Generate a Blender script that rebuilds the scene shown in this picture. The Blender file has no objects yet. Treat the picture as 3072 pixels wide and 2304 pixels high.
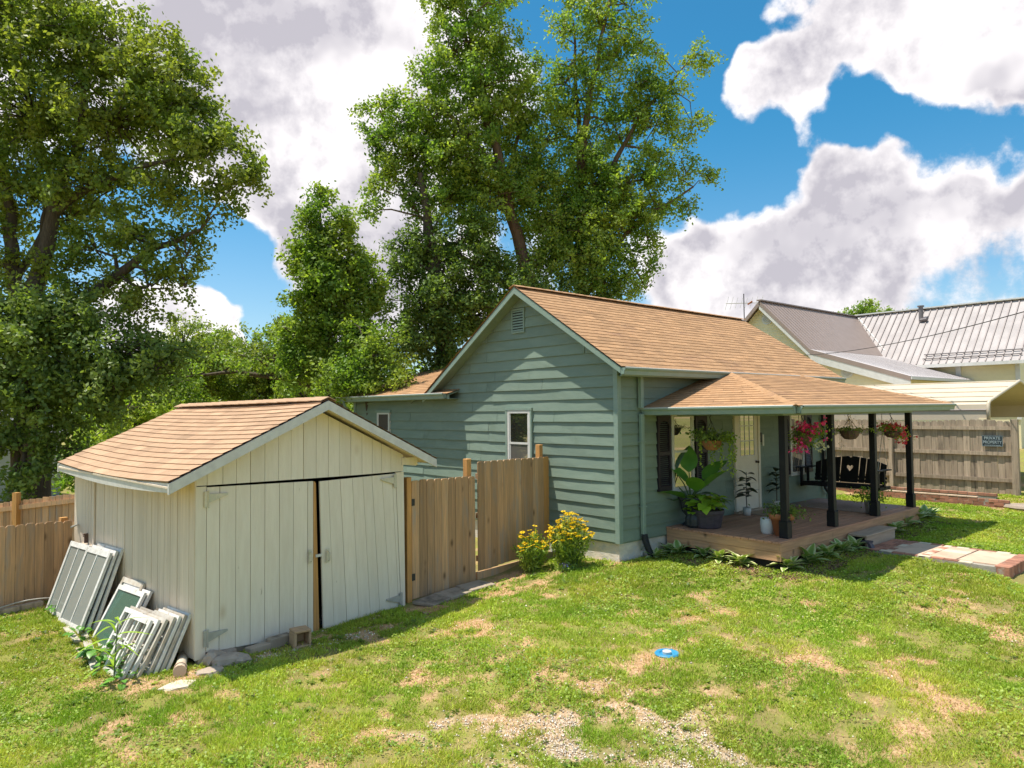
import bpy, math, random
import numpy as np
from mathutils import Vector, Matrix
R = math.radians
rng = np.random.default_rng(7)
random.seed(5)
sc = bpy.context.scene
COL = sc.collection

# ------------------------------------------------------------------ camera
CAM = Vector((-9.34, -7.96, 2.57))
YAW, PITCH, ROLL, FPX = R(48.802), R(2.1686), R(-0.5918), 2141.34
fwd = Vector((math.cos(YAW)*math.cos(PITCH), math.sin(YAW)*math.cos(PITCH), math.sin(PITCH)))
rt0 = Vector((math.sin(YAW), -math.cos(YAW), 0)); up0 = rt0.cross(fwd)
rgt = rt0*math.cos(ROLL) + up0*math.sin(ROLL); upv = -rt0*math.sin(ROLL) + up0*math.cos(ROLL)
cd = bpy.data.cameras.new('camera'); cam = bpy.data.objects.new('camera', cd); COL.objects.link(cam)
cd.sensor_fit = 'HORIZONTAL'; cd.sensor_width = 36.0; cd.lens = 36.0*FPX/3072; cd.clip_end = 2000; cd.clip_start = .1
M = Matrix((rgt, upv, -fwd)).transposed().to_4x4(); M.translation = CAM; cam.matrix_world = M
sc.camera = cam
def at(px, py, k):            # a point k metres deep, seen at (px, py) of the 3072 x 2304 photograph
    return CAM + (fwd + rgt*((px-1536)/FPX) - upv*((py-1152)/FPX))*k
def ray(px, py): return (at(px, py, 1)-CAM).normalized()

# ------------------------------------------------------------------ light, sky, exposure
SUN = Vector((-.26, .21, 1.0)).normalized()      # towards the sun
sl = bpy.data.lights.new('sun', 'SUN'); sl.energy = 2.8; sl.angle = R(.5); sl.color = (1, .945, .84)
so = bpy.data.objects.new('sun', sl); COL.objects.link(so); so.rotation_euler = (-SUN).to_track_quat('-Z', 'Y').to_euler()
sc.view_settings.view_transform = 'Standard'; sc.view_settings.look = 'None'
sc.view_settings.exposure = 1.18; sc.view_settings.gamma = 1; sc.view_settings.use_curve_mapping = False
sc.render.engine = 'CYCLES'; sc.cycles.use_denoising = True; sc.cycles.max_bounces = 6
sc.cycles.transparent_max_bounces = 6; sc.cycles.diffuse_bounces = 3; sc.cycles.caustics_reflective = False; sc.cycles.caustics_refractive = False

class NT:
    def __init__(s, tree): s.t = tree; s.n = tree.nodes; s.l = tree.links
    def new(s, t, **k):
        n = s.n.new(t)
        for a, b in k.items(): setattr(n, a, b)
        return n
    def put(s, sock, v):
        if v is None: return
        if isinstance(v, bpy.types.NodeSocket): s.l.new(v, sock)
        else:
            if isinstance(v, (tuple, list)) and len(v) == 3 and sock.type == 'RGBA': v = (*v, 1)
            sock.default_value = v
    def m(s, op, a, b=None, c=None, clamp=False):
        n = s.new('ShaderNodeMath', operation=op, use_clamp=clamp); s.put(n.inputs[0], a); s.put(n.inputs[1], b); s.put(n.inputs[2], c); return n.outputs[0]
    def v(s, op, a, b=None):
        n = s.new('ShaderNodeVectorMath', operation=op); s.put(n.inputs[0], a)
        if op == 'SCALE': s.put(n.inputs['Scale'], b)
        else: s.put(n.inputs[1], b)
        return n.outputs['Value'] if op in ('DOT_PRODUCT', 'LENGTH') else n.outputs[0]
    def noise(s, vec, scale, detail=5, rough=.55, col=False, dist=0):
        n = s.new('ShaderNodeTexNoise'); s.put(n.inputs['Vector'], vec); n.inputs['Scale'].default_value = scale
        n.inputs['Detail'].default_value = detail; n.inputs['Roughness'].default_value = rough; n.inputs['Distortion'].default_value = dist
        return n.outputs['Color' if col else 'Fac']
    def rng(s, v, a, b, c=0., d=1., smooth=True):
        n = s.new('ShaderNodeMapRange', interpolation_type='SMOOTHSTEP' if smooth else 'LINEAR')
        for i, q in enumerate((v, a, b, c, d)): s.put(n.inputs[i], q)
        return n.outputs[0]
    def mix(s, f, a, b, blend='MIX'):
        n = s.new('ShaderNodeMix', data_type='RGBA', blend_type=blend); s.put(n.inputs[0], f); s.put(n.inputs[6], a); s.put(n.inputs[7], b); return n.outputs[2]

world = bpy.data.worlds.new('World'); sc.world = world; world.use_nodes = True
w = NT(world.node_tree); w.n.clear()
sky = w.new('ShaderNodeTexSky', sky_type='NISHITA'); sky.sun_disc = False
sky.sun_elevation = math.asin(SUN.z); sky.sun_rotation = math.atan2(SUN.x, SUN.y); sky.air_density = 1.0; sky.dust_density = .6; sky.ozone_density = 2.2
dv = w.new('ShaderNodeTexCoord').outputs['Generated']; dv = w.v('NORMALIZE', dv)
wp = w.v('NORMALIZE', w.v('ADD', dv, w.v('SCALE', w.v('SUBTRACT', w.noise(dv, 6.0, 4, .55, col=True), (.5, .5, .5)), .13)))   # warped direction: ragged cloud outlines
n1 = w.noise(dv, 4.4, 9, .60); n2 = w.noise(w.v('ADD', dv, (-.022, .020, .036)), 4.4, 6, .60); n3 = w.noise(dv, 15.0, 7, .62); n4 = w.noise(w.v('ADD', dv, (-.008, .007, .012)), 15.0, 5, .62)
D_ = 3072/2212
blobs = [  # cloud banks: place in the photograph, angular radius (rad), weight
 (330,30,.22,.30),(560,60,.16,.30),(760,150,.17,.34),(620,260,.14,.22),(700,420,.14,.28),(660,520,.10,.6),(730,600,.08,.5),(600,470,.06,.3),(640,610,.035,.6),(880,110,.12,.26),(1000,130,.12,.26),(1150,150,.06,.3),(780,560,.1,.2),
 (390,700,.07,1.2),(480,745,.06,1.2),(320,690,.06,.9),(1850,330,.05,.6),(1880,380,.09,.6),(1980,480,.14,.34),(1720,590,.12,.34),(1620,560,.07,.30),(2150,500,.11,.34),(1470,585,.06,.5),(1560,630,.07,.5),(1830,610,.13,.30),(2120,420,.06,.3),
 (1800,110,.09,.32),(1950,110,.13,.36),(2130,90,.14,.34),(2080,210,.10,.24),(1640,225,.07,.9),(1600,190,.035,.6),(1720,180,.05,.5),(1640,150,.035,.2),(2190,650,.05,.30),(1530,430,.035,.3),(2180,230,.06,.2)]
holes = [(555,170,.035,-.5),(612,315,.035,-.45),(480,590,.10,-1.2),(570,640,.06,-.9),(250,560,.12,-.5),(1420,250,.12,-.5),(1600,390,.085,-.55),(1540,110,.08,-.5),(1700,300,.05,-.4),(800,8,.07,-.45),(1760,325,.07,-1.0),(1875,225,.05,-1.1),(1970,290,.06,-1.0),(2090,330,.06,-.9),(2190,320,.05,-.7),(2010,245,.03,-.4),(2080,170,.03,-.4),(1700,120,.04,-.5),(2110,590,.06,-.40),(600,720,.05,-.7),(420,560,.06,-.6),(1350,40,.13,-.5),(1690,20,.05,-.35),(480,320,.05,-.12),(1400,520,.06,-.25)]
cov = w.m('MULTIPLY_ADD', n1, 2.0, w.m('MULTIPLY_ADD', n3, .66, -.80))
for px, py, r_, wt in blobs + holes:
    c = ray(px*D_, py*D_)
    d = w.v('DOT_PRODUCT', wp, tuple(c))
    b = w.rng(d, math.cos(r_*1.5), 1.0)
    cov = w.m('MULTIPLY_ADD', b, wt*.66, cov)
den = w.rng(cov, .50, .78)
lit = w.m('MULTIPLY_ADD', w.m('SUBTRACT', n1, n2), 3.8, w.m('MULTIPLY_ADD', w.m('SUBTRACT', n3, n4), 1.6, .84), clamp=True)
grey = w.m('MULTIPLY', w.rng(cov, .70, 1.05), w.rng(w.noise(dv, 5.5, 4, .55), .36, .60))
lit = w.m('SUBTRACT', lit, w.m('MULTIPLY', grey, .85), clamp=True)
ccol = w.mix(lit, (2.25, 2.14, 2.36), (4.60, 4.40, 4.38))
elev = w.rng(w.v('DOT_PRODUCT', dv, (0, 0, 1)), .02, .40)
skyc = w.mix(1.0, sky.outputs[0], w.mix(elev, (.50, .56, .58), (.15, .50, .58)), 'MULTIPLY')
final = w.mix(w.m('MULTIPLY', den, .98), skyc, ccol)
bg = w.new('ShaderNodeBackground'); w.put(bg.inputs[0], final); bg.inputs[1].default_value = 0.12
world.cycles.sampling_method = 'MANUAL'; world.cycles.sample_map_resolution = 512
w.l.new(bg.outputs[0], w.new('ShaderNodeOutputWorld').inputs[0])

# ------------------------------------------------------------------ materials
MATS = {}
def mk(name, c1, c2=None, scale=6., stretch=(1, 1, 1), rough=.7, bump=0., bscale=None, rand=0., metal=0., spec=.4, tint=False, detail=6,
       knots=None, stain=None, trans=0., coat=0., cr=(.3, .7)):
    m = bpy.data.materials.new(name); m.use_nodes = True; t = NT(m.node_tree); t.n.clear()
    out = t.new('ShaderNodeOutputMaterial'); p = t.new('ShaderNodeBsdfPrincipled'); t.l.new(p.outputs[0], out.inputs[0])
    co = t.new('ShaderNodeTexCoord').outputs['Object']; oi = t.new('ShaderNodeObjectInfo')
    co = t.v('ADD', co, t.v('SCALE', (7.3, 3.1, 5.7), oi.outputs['Random']))
    cs = t.v('MULTIPLY', co, stretch)
    c = c1
    if c2: c = t.mix(t.rng(t.noise(cs, scale, detail, .6), cr[0], cr[1]), c1, c2)
    if knots:
        vo = t.new('ShaderNodeTexVoronoi'); t.put(vo.inputs['Vector'], t.v('MULTIPLY', co, (1, 1, .55))); vo.inputs['Scale'].default_value = knots[0]
        c = t.mix(t.rng(vo.outputs['Distance'], .0, .17, 1, 0), c, knots[1])
    if stain:   # (colour, scale, lo, hi, stretch)
        c = t.mix(t.rng(t.noise(t.v('MULTIPLY', co, stain[4]), stain[1], 6, .65), stain[2], stain[3]), c, stain[0])
    if rand: 
        f = t.m('MULTIPLY_ADD', oi.outputs['Random'], 2*rand, 1-rand)
        c = t.v('SCALE', c, f)
    if tint:
        a = t.new('ShaderNodeAttribute', attribute_name='tint'); c = t.v('SCALE', c, a.outputs['Fac'])
    t.put(p.inputs['Base Color'], c)
    p.inputs['Roughness'].default_value = rough; p.inputs['Metallic'].default_value = metal; p.inputs['Specular IOR Level'].default_value = spec
    if coat: p.inputs['Coat Weight'].default_value = coat; p.inputs['Coat Roughness'].default_value = .05
    if bump:
        b = t.new('ShaderNodeBump'); b.inputs['Strength'].default_value = bump; b.inputs['Distance'].default_value = .02
        t.put(b.inputs['Height'], t.noise(cs, bscale or scale*3, 5, .6)); t.l.new(b.outputs[0], p.inputs['Normal'])
    if trans:
        tr = t.new('ShaderNodeBsdfTranslucent'); t.put(tr.inputs[0], t.v('MULTIPLY', c, (1.3, 1.35, .6)) if isinstance(c, bpy.types.NodeSocket) else (c1[0]*1.3, c1[1]*1.35, c1[2]*.6, 1))
        mx = t.new('ShaderNodeMixShader'); mx.inputs[0].default_value = trans; t.l.new(p.outputs[0], mx.inputs[1]); t.l.new(tr.outputs[0], mx.inputs[2]); t.l.new(mx.outputs[0], out.inputs[0])
    MATS[name] = m; return m
DK = (.10, .085, .07)
mk('siding', (.182, .24, .19), (.212, .272, .214), 3, (.6, .6, 3), .62, .15, 30, .08, stain=((.17, .22, .165), 2.2, .56, .75, (1, 1, .6)))
mk('trim_green', (.22, .30, .245), (.26, .33, .275), 5, (1, 1, 1), .5, .05)
mk('soffit', (.17, .23, .18), (.21, .27, .21), 3, (1, 1, 1), .7)
mk('foundation', (.80, .72, .62), (.62, .56, .48), 5, (1, 1, 2), .9, .5, 12, stain=((.62, .60, .56), 7, .5, .62, (1, 1, 1)))
mk('shingle', (.46, .265, .135), (.39, .215, .105), 9, (1, 1, 1), .9, .4, 160, .05, tint=True, stain=((.30, .165, .095), 1.4, .52, .78, (1, 1, .6)))
mk('shed_shingle', (.50, .315, .195), (.44, .27, .16), 9, (1, 1, 1), .9, .4, 160, .04, tint=True)
mk('shed_paint', (.84, .74, .615), (.78, .675, .55), 6, (3, 3, .4), .55, .12, 40, .05, knots=(2.3, (.60, .47, .33)), stain=((.42, .33, .23), 9, .67, .78, (2, 2, .5)))
mk('shed_side', (.80, .66, .51), (.69, .56, .425), 5, (5, 5, .25), .65, .15, 40, .07, stain=((.26, .22, .16), 7, .68, .80, (5, 5, .3)))
mk('white_paint', (.68, .65, .60), (.58, .55, .51), 9, (1, 1, 1), .5, .06, 60, .03, stain=((.36, .33, .29), 6, .66, .78, (1, 1, 1)))
mk('new_wood', (.60, .345, .175), (.41, .25, .135), 5, (7, 7, .35), .75, .25, 30, .24, knots=(3.2, (.10, .05, .02)), stain=((.38, .285, .215), 2.4, .48, .70, (3, 3, .5)))
mk('old_wood', (.47, .365, .265), (.33, .255, .185), 5, (7, 7, .3), .85, .25, 30, .24, stain=((.15, .115, .085), 3, .50, .72, (3, 3, .35)))
mk('gold_wood', (.66, .33, .10), (.48, .24, .085), 5, (7, 7, .35), .7, .2, 30, .10, knots=(3.2, (.13, .06, .02)))
mk('deck_wood', (.58, .30, .19), (.40, .20, .125), 4, (.35, 8, 8), .6, .2, 30, .14, stain=((.54, .38, .27), 2, .58, .8, (.5, 3, 3)))
mk('deck_fascia', (.60, .335, .19), (.43, .235, .13), 4, (.5, .5, 6), .7, .2, 30, .10, knots=(3.0, (.09, .05, .03)))
mk('step_wood', (.50, .38, .28), (.39, .295, .22), 4, (.5, 6, 6), .75, .2, 30, .08)
mk('black_paint', (.012, .011, .012), (.018, .017, .018), 6, (1, 1, 1), .5, spec=.25)
mk('shutter_black', (.022, .015, .019), (.032, .023, .028), 5, (1, 1, 1), .5)
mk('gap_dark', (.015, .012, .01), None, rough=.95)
mk('white_vinyl', (.70, .68, .64), (.62, .60, .56), 5, (1, 1, 1), .4)
mk('cream_door', (.80, .72, .60), (.75, .67, .55), 4, (1, 1, 1), .45)
mk('screen', (.075, .058, .05), (.10, .078, .066), 60, (1, 1, 1), .8)
mk('blind', (.30, .25, .22), (.22, .18, .16), 3, (.2, 12, 1), .8)
mk('metal_grey', (.50, .48, .43), (.38, .36, .32), 12, (1, 1, 1), .55, metal=.2)
mk('hinge_green', (.74, .64, .49), (.56, .53, .41), 14, (1, 1, 1), .55)
mk('rust', (.16, .09, .06), (.08, .06, .05), 14, (1, 1, 1), .8)
mk('brass_dark', (.06, .045, .03), None, rough=.3, metal=.8)
mk('terracotta', (.50, .19, .085), (.43, .16, .07), 6, (1, 1, 1), .8)
mk('white_ceramic', (.66, .65, .62), (.58, .57, .54), 5, (1, 1, 1), .4)
mk('galvanised', (.42, .44, .44), (.34, .36, .37), 9, (1, 1, 1), .4, metal=.5)
mk('pot_purple', (.055, .045, .06), (.085, .07, .085), 7, (1, 1, 3), .6)
mk('pot_black', (.03, .035, .04), (.05, .055, .06), 7, (1, 1, 1), .45)
mk('coir', (.34, .16, .06), (.22, .095, .04), 14, (1, 1, .6), .95, .5)
mk('soil', (.07, .045, .03), (.11, .075, .05), 9, (1, 1, 1), .95, .5)
mk('brick', (.44, .20, .125), (.33, .15, .10), 9, (1, 1, 1), .85, .3, 30, .28, stain=((.42, .36, .30), 5, .58, .75, (1, 1, 1)))
mk('mortar', (.42, .37, .31), (.33, .29, .24), 9, (1, 1, 1), .95, .4)
mk('slab', (.64, .46, .33), (.54, .385, .275), 4, (1, 1, 1), .85, .2, 30, .07, stain=((.28, .24, .19), 2.5, .55, .75, (1, 1, 1)))
mk('pale_stone', (.70, .59, .44), (.60, .50, .37), 6, (1, 1, 1), .85, .2)
mk('paver', (.42, .335, .255), (.33, .26, .20), 4, (1, 1, 1), .9, .25, 30, .1, stain=((.16, .13, .10), 2.5, .5, .7, (1, 1, 1)))
mk('rock', (.46, .36, .28), (.34, .265, .205), 5, (1, 1, 1), .9, .5, 14, .12)
mk('cinder', (.52, .34, .20), (.40, .26, .155), 8, (1, 1, 1), .95, .5, 40)
mk('concrete', (.46, .43, .38), (.39, .365, .32), 5, (1, 1, 1), .9, .2)
mk('yellow_siding', (.86, .76, .50), (.82, .72, .47), 5, (1, 1, 1), .55, rand=.03)
mk('brown_metal', (.30, .225, .19), (.33, .25, .215), 3, (1, 1, 1), .5, spec=.5)
mk('silver_metal', (.46, .41, .395), (.36, .32, .31), 1.2, (1, 1, 1), .6, spec=.3)
mk('pale_metal', (.66, .60, .585), (.58, .52, .51), 1.2, (1, 1, 1), .6, spec=.3)
mk('seam_dark', (.22, .19, .185), None, rough=.5, metal=.3)
mk('beige_metal', (.62, .52, .39), (.58, .485, .36), 2, (1, 1, 1), .45, rand=.03)
mk('pale_wall', (.46, .50, .56), (.42, .46, .52), 3, (1, 1, 1), .7)
mk('grey_roof', (.20, .20, .21), (.15, .15, .16), 5, (1, 1, 1), .85)
mk('bark', (.13, .10, .075), (.075, .055, .042), 7, (3, 3, .5), .95, .8, 16, stain=((.20, .155, .11), 3, .6, .8, (1, 1, .5)))
mk('bark_brown', (.20, .125, .08), (.115, .07, .048), 7, (3, 3, .5), .95, .8, 16)
for nm, a, b, tr in (('leaf_oak', (.175, .25, .042), (.29, .33, .06), .5), ('leaf_mid', (.17, .285, .04), (.31, .39, .065), .5), ('leaf_dark', (.12, .20, .04), (.19, .28, .055), .42),
                 ('leaf_bright', (.26, .39, .05), (.40, .47, .08), .46), ('leaf_blue', (.155, .23, .055), (.24, .31, .07), .46)):
    mk(nm, a, b, .9, (1, 1, 1), .5, spec=.45, tint=True, trans=tr, cr=(.38, .62))
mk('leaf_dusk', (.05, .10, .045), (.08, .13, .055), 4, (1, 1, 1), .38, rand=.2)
mk('leaf_big', (.10, .26, .035), (.15, .33, .045), 4, (1, 1, 1), .38, rand=.25, trans=.2)
mk('leaf_deep', (.035, .055, .028), (.06, .08, .04), 4, (1, 1, 1), .35, rand=.25)
mk('leaf_lime', (.28, .46, .03), (.38, .54, .05), 5, (1, 1, 1), .45, rand=.2, trans=.3)
mk('leaf_lime_red', (.42, .40, .09), (.40, .36, .10), 5, (1, 1, 1), .45, rand=.2, trans=.3)
def hosta_mat(name, centre, edge):
    m = mk(name, centre, None, rough=.5, rand=.2, trans=.2)
    t = NT(m.node_tree); p = [n for n in t.n if n.type == 'BSDF_PRINCIPLED'][0]
    a = t.new('ShaderNodeAttribute', attribute_name='rim'); nz = t.noise(t.new('ShaderNodeTexCoord').outputs['Object'], 30, 3)
    f = t.rng(t.m('ADD', a.outputs['Fac'], t.m('MULTIPLY', nz, .35)), .55, .95)
    t.put(p.inputs['Base Color'], t.mix(f, centre, edge)); return m
hosta_mat('hosta_pale', (.26, .38, .07), (.82, .78, .42))
hosta_mat('hosta_green', (.21, .35, .08), (.66, .68, .36))
mk('grass', (.255, .405, .03), (.48, .51, .07), .55, (1, 1, 1), .55, spec=.3, tint=True, trans=.25, cr=(.35, .65))
mk('grass_dry', (.68, .47, .22), (.54, .36, .16), 1.5, (1, 1, 1), .8, spec=.2, tint=True, trans=.15)
mk('stem_green', (.08, .14, .04), None, rough=.6)
mk('petal_yellow', (.98, .72, .012), (.95, .62, .01), 9, (1, 1, 1), .55, rand=.12, trans=.2)
mk('flower_brown', (.22, .11, .02), None, rough=.9)
mk('petal_pink', (.86, .035, .26), (.90, .10, .36), 12, (1, 1, 1), .5, tint=True, trans=.25)
mk('petal_red', (.80, .03, .08), (.85, .14, .18), 12, (1, 1, 1), .5, tint=True, trans=.25)
mk('petal_white', (.75, .72, .55), None, rough=.5, trans=.25)
mk('petal_purple', (.22, .18, .40), (.35, .30, .50), 12, (1, 1, 1), .6, tint=True)
mk('gravel', (.74, .66, .56), (.58, .48, .38), 22, (1, 1, 1), .9, tint=True)
mk('mulch', (.20, .11, .065), (.13, .075, .05), 22, (1, 1, 1), .95, tint=True)
mk('rug', (.50, .36, .31), (.40, .28, .235), 30, (1, 1, 1), .95, .4)
mk('mat', (.42, .315, .24), (.32, .235, .175), 24, (1, 1, 1), .95, .4)
mk('sign_plate', (.03, .045, .055), None, rough=.4)
mk('sign_letter', (.34, .40, .42), None, rough=.5)
mk('blue_lid', (.03, .24, .46), (.05, .30, .50), 8, (1, 1, 1), .45)
mk('wire_dark', (.05, .045, .05), None, rough=.6)
mk('wire_pale', (.45, .42, .38), None, rough=.6)
mk('pipe_black', (.035, .035, .038), None, rough=.45)
mk('orange', (.52, .16, .03), (.40, .12, .03), 12, (1, 1, 1), .7)
mk('sash_white', (.76, .73, .68), (.62, .58, .53), 12, (1, 1, 1), .55, .1, rand=.08, stain=((.34, .28, .21), 8, .58, .74, (1, 1, 1)))
mk('sash_bare', (.40, .33, .25), (.52, .48, .42), 8, (1, 1, 1), .75, .2, rand=.15)
def glass(name, tint=(.02, .025, .03), refl=.35, see=.0, rough=.02):
    m = bpy.data.materials.new(name); m.use_nodes = True; t = NT(m.node_tree); t.n.clear()
    out = t.new('ShaderNodeOutputMaterial'); gl = t.new('ShaderNodeBsdfGlossy'); gl.inputs['Roughness'].default_value = rough; gl.inputs[0].default_value = (.95, .97, .96, 1)
    df = t.new('ShaderNodeBsdfDiffuse'); df.inputs[0].default_value = (*tint, 1)
    tp = t.new('ShaderNodeBsdfTransparent'); tp.inputs[0].default_value = (.85, .92, .88, 1)
    a = t.new('ShaderNodeMixShader'); a.inputs[0].default_value = see; t.l.new(df.outputs[0], a.inputs[1]); t.l.new(tp.outputs[0], a.inputs[2])
    fr = t.new('ShaderNodeFresnel'); fr.inputs[0].default_value = 1.5
    b = t.new('ShaderNodeMixShader'); t.put(b.inputs[0], t.m('ADD', t.m('MULTIPLY', fr.outputs[0], .9), refl, clamp=True))
    t.l.new(a.outputs[0], b.inputs[1]); t.l.new(gl.outputs[0], b.inputs[2]); t.l.new(b.outputs[0], out.inputs[0]); MATS[name] = m
glass('pane', (.03, .028, .026), .32); glass('pane_pale', (.16, .145, .13), .22); glass('pane_clear', (.50, .52, .47), .14, .42, .10); glass('pane_green', (.10, .19, .14), .10, .25, .12)

# ------------------------------------------------------------------ mesh helpers
class MB:
    def __init__(s): s.v = []; s.f = []; s.t = []
    def quad(s, a, b, c, d, tint=1.): i = len(s.v); s.v += [a, b, c, d]; s.f.append((i, i+1, i+2, i+3)); s.t.append(tint)
    def box(s, x0, x1, y0, y1, z0, z1, tint=1.):
        i = len(s.v); s.v += [(x, y, z) for z in (z0, z1) for y in (y0, y1) for x in (x0, x1)]
        for q in ((0, 2, 3, 1), (4, 5, 7, 6), (0, 1, 5, 4), (2, 6, 7, 3), (0, 4, 6, 2), (1, 3, 7, 5)): s.f.append(tuple(i+k for k in q)); s.t.append(tint)
        return s
    def prism(s, poly, off, tint=1.):     # polygon (3-D points) swept by vector off
        i = len(s.v); n = len(poly); off = Vector(off); P = [Vector(p) for p in poly]
        s.v += [tuple(p) for p in P] + [tuple(p+off) for p in P]
        s.f.append(tuple(range(i+n-1, i-1, -1))); s.f.append(tuple(range(i+n, i+2*n))); s.t += [tint]*(n+2)
        for k in range(n): s.f.append((i+k, i+(k+1) % n, i+n+(k+1) % n, i+n+k))
        return s
    def beam(s, a, b, w_, h_, up=(0, 0, 1), tint=1.):   # bar from a to b, w_ wide, h_ high
        a, b = Vector(a), Vector(b); d = (b-a).normalized(); sd = d.cross(Vector(up)); 
        if sd.length < 1e-4: sd = d.cross(Vector((1, 0, 0)))
        sd.normalize(); u = sd.cross(d); 
        return s.prism([a+sd*w_/2-u*h_/2, a-sd*w_/2-u*h_/2, a-sd*w_/2+u*h_/2, a+sd*w_/2+u*h_/2], b-a, tint)
    def tube(s, pts, rad, seg=8, cap=True):
        pts = [Vector(p) for p in pts]; n = len(pts); rad = rad if isinstance(rad, (list, tuple)) else [rad]*n; base = len(s.v); x = None
        for k, p in enumerate(pts):
            d = (pts[min(k+1, n-1)]-pts[max(k-1, 0)]).normalized()
            if x is None: x = d.orthogonal().normalized()
            x = (x-d*x.dot(d)); x = x.normalized() if x.length > 1e-5 else d.orthogonal().normalized(); y = d.cross(x)
            for j in range(seg):
                a = 2*math.pi*j/seg; s.v.append(tuple(p+(x*math.cos(a)+y*math.sin(a))*rad[k]))
        for k in range(n-1):
            for j in range(seg):
                a = base+k*seg+j; b = base+k*seg+(j+1) % seg; s.f.append((a, b, b+seg, a+seg)); s.t.append(1.)
        if cap: s.f += [tuple(range(base+seg-1, base-1, -1)), tuple(range(base+(n-1)*seg, base+n*seg))]; s.t += [1., 1.]
        return s
    def lathe(s, prof, seg=20, c=(0, 0), flute=0):
        base = len(s.v); n = len(prof)
        for r_, z in prof:
            for j in range(seg):
                a = 2*math.pi*j/seg; q = r_*(1+(flute if j % 2 else -flute)); s.v.append((c[0]+q*math.cos(a), c[1]+q*math.sin(a), z))
        for k in range(n-1):
            for j in range(seg):
                a = base+k*seg+j; b = base+k*seg+(j+1) % seg; s.f.append((a, b, b+seg, a+seg)); s.t.append(1.)
        s.f += [tuple(range(base+seg-1, base-1, -1)), tuple(range(base+(n-1)*seg, base+n*seg))]; s.t += [1., 1.]
        return s
    def mesh(s, name, mat, smooth=False, bevel=0):
        me = bpy.data.meshes.new(name); me.from_pydata(s.v, [], s.f); 
        if mat: me.materials.append(MATS[mat])
        at_ = me.attributes.new('tint', 'FLOAT', 'FACE'); at_.data.foreach_set('value', (s.t+[1.]*len(s.f))[:len(s.f)])
        if smooth: me.shade_smooth()
        me.update(); return me
    def build(s, name, mat, parent=None, smooth=False, bevel=0, **k):
        return link(name, s.mesh(name, mat, smooth), parent, bevel=bevel, **k)
def link(name, me, parent=None, loc=None, rot=None, scale=None, bevel=0, kind=None, label=None):
    o = bpy.data.objects.new(name, me); COL.objects.link(o); o.parent = parent
    if loc is not None: o.location = loc
    if rot is not None: o.rotation_euler = rot
    if scale is not None: o.scale = scale if hasattr(scale, '__len__') else (scale,)*3
    if bevel: b = o.modifiers.new('bevel', 'BEVEL'); b.width = bevel; b.segments = 1; b.limit_method = 'ANGLE'
    if kind: o['kind'] = kind
    if label: o['label'] = label
    return o
def tag(o, label, cat, group=None):
    o['label'] = label; o['category'] = cat
    if group: o['group'] = group
    return o
def thing(name, label, cat, loc=(0, 0, 0), rotz=0, group=None):
    o = bpy.data.objects.new(name, None); COL.objects.link(o); o.location = loc; o.rotation_euler = (0, 0, rotz); o.empty_display_size = .1
    return tag(o, label, cat, group)
def struct(o): o['kind'] = 'structure'; return o
def npmesh(name, V, F, mat, tint=None, mats=None, mi=None):
    me = bpy.data.meshes.new(name); V = np.asarray(V, np.float32).reshape(-1, 3); F = np.asarray(F, np.int32); nf, k = F.shape
    me.vertices.add(len(V)); me.vertices.foreach_set('co', V.ravel()); me.loops.add(nf*k); me.loops.foreach_set('vertex_index', F.ravel())
    me.polygons.add(nf); me.polygons.foreach_set('loop_start', np.arange(0, nf*k, k, dtype=np.int32)); me.polygons.foreach_set('loop_total', np.full(nf, k, np.int32))
    for q in (mats or [mat]): me.materials.append(MATS[q])
    if mi is not None: me.polygons.foreach_set('material_index', np.asarray(mi, np.int32))
    if tint is not None: a = me.attributes.new('tint', 'FLOAT', 'FACE'); a.data.foreach_set('value', np.asarray(tint, np.float32))
    me.update(calc_edges=True); return me
def vnoise(x, y, seed=0):
    xi = np.floor(x).astype(np.int64); yi = np.floor(y).astype(np.int64); fx = x-xi; fy = y-yi; fx = fx*fx*(3-2*fx); fy = fy*fy*(3-2*fy)
    def h(a, b): n = (a*374761393+b*668265263+seed*1442695) & 0xffffffff; n = ((n ^ (n >> 13))*1274126177) & 0xffffffff; return ((n ^ (n >> 16)) & 0xffff)/65535.
    return (h(xi, yi)*(1-fx)+h(xi+1, yi)*fx)*(1-fy)+(h(xi, yi+1)*(1-fx)+h(xi+1, yi+1)*fx)*fy
def fbm(x, y, sc_, o=4, seed=0):
    s_ = 0; a = .5; t_ = 0
    for i in range(o): s_ = s_+a*vnoise(x*sc_*2**i, y*sc_*2**i, seed+i); t_ += a; a *= .55
    return s_/t_

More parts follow.
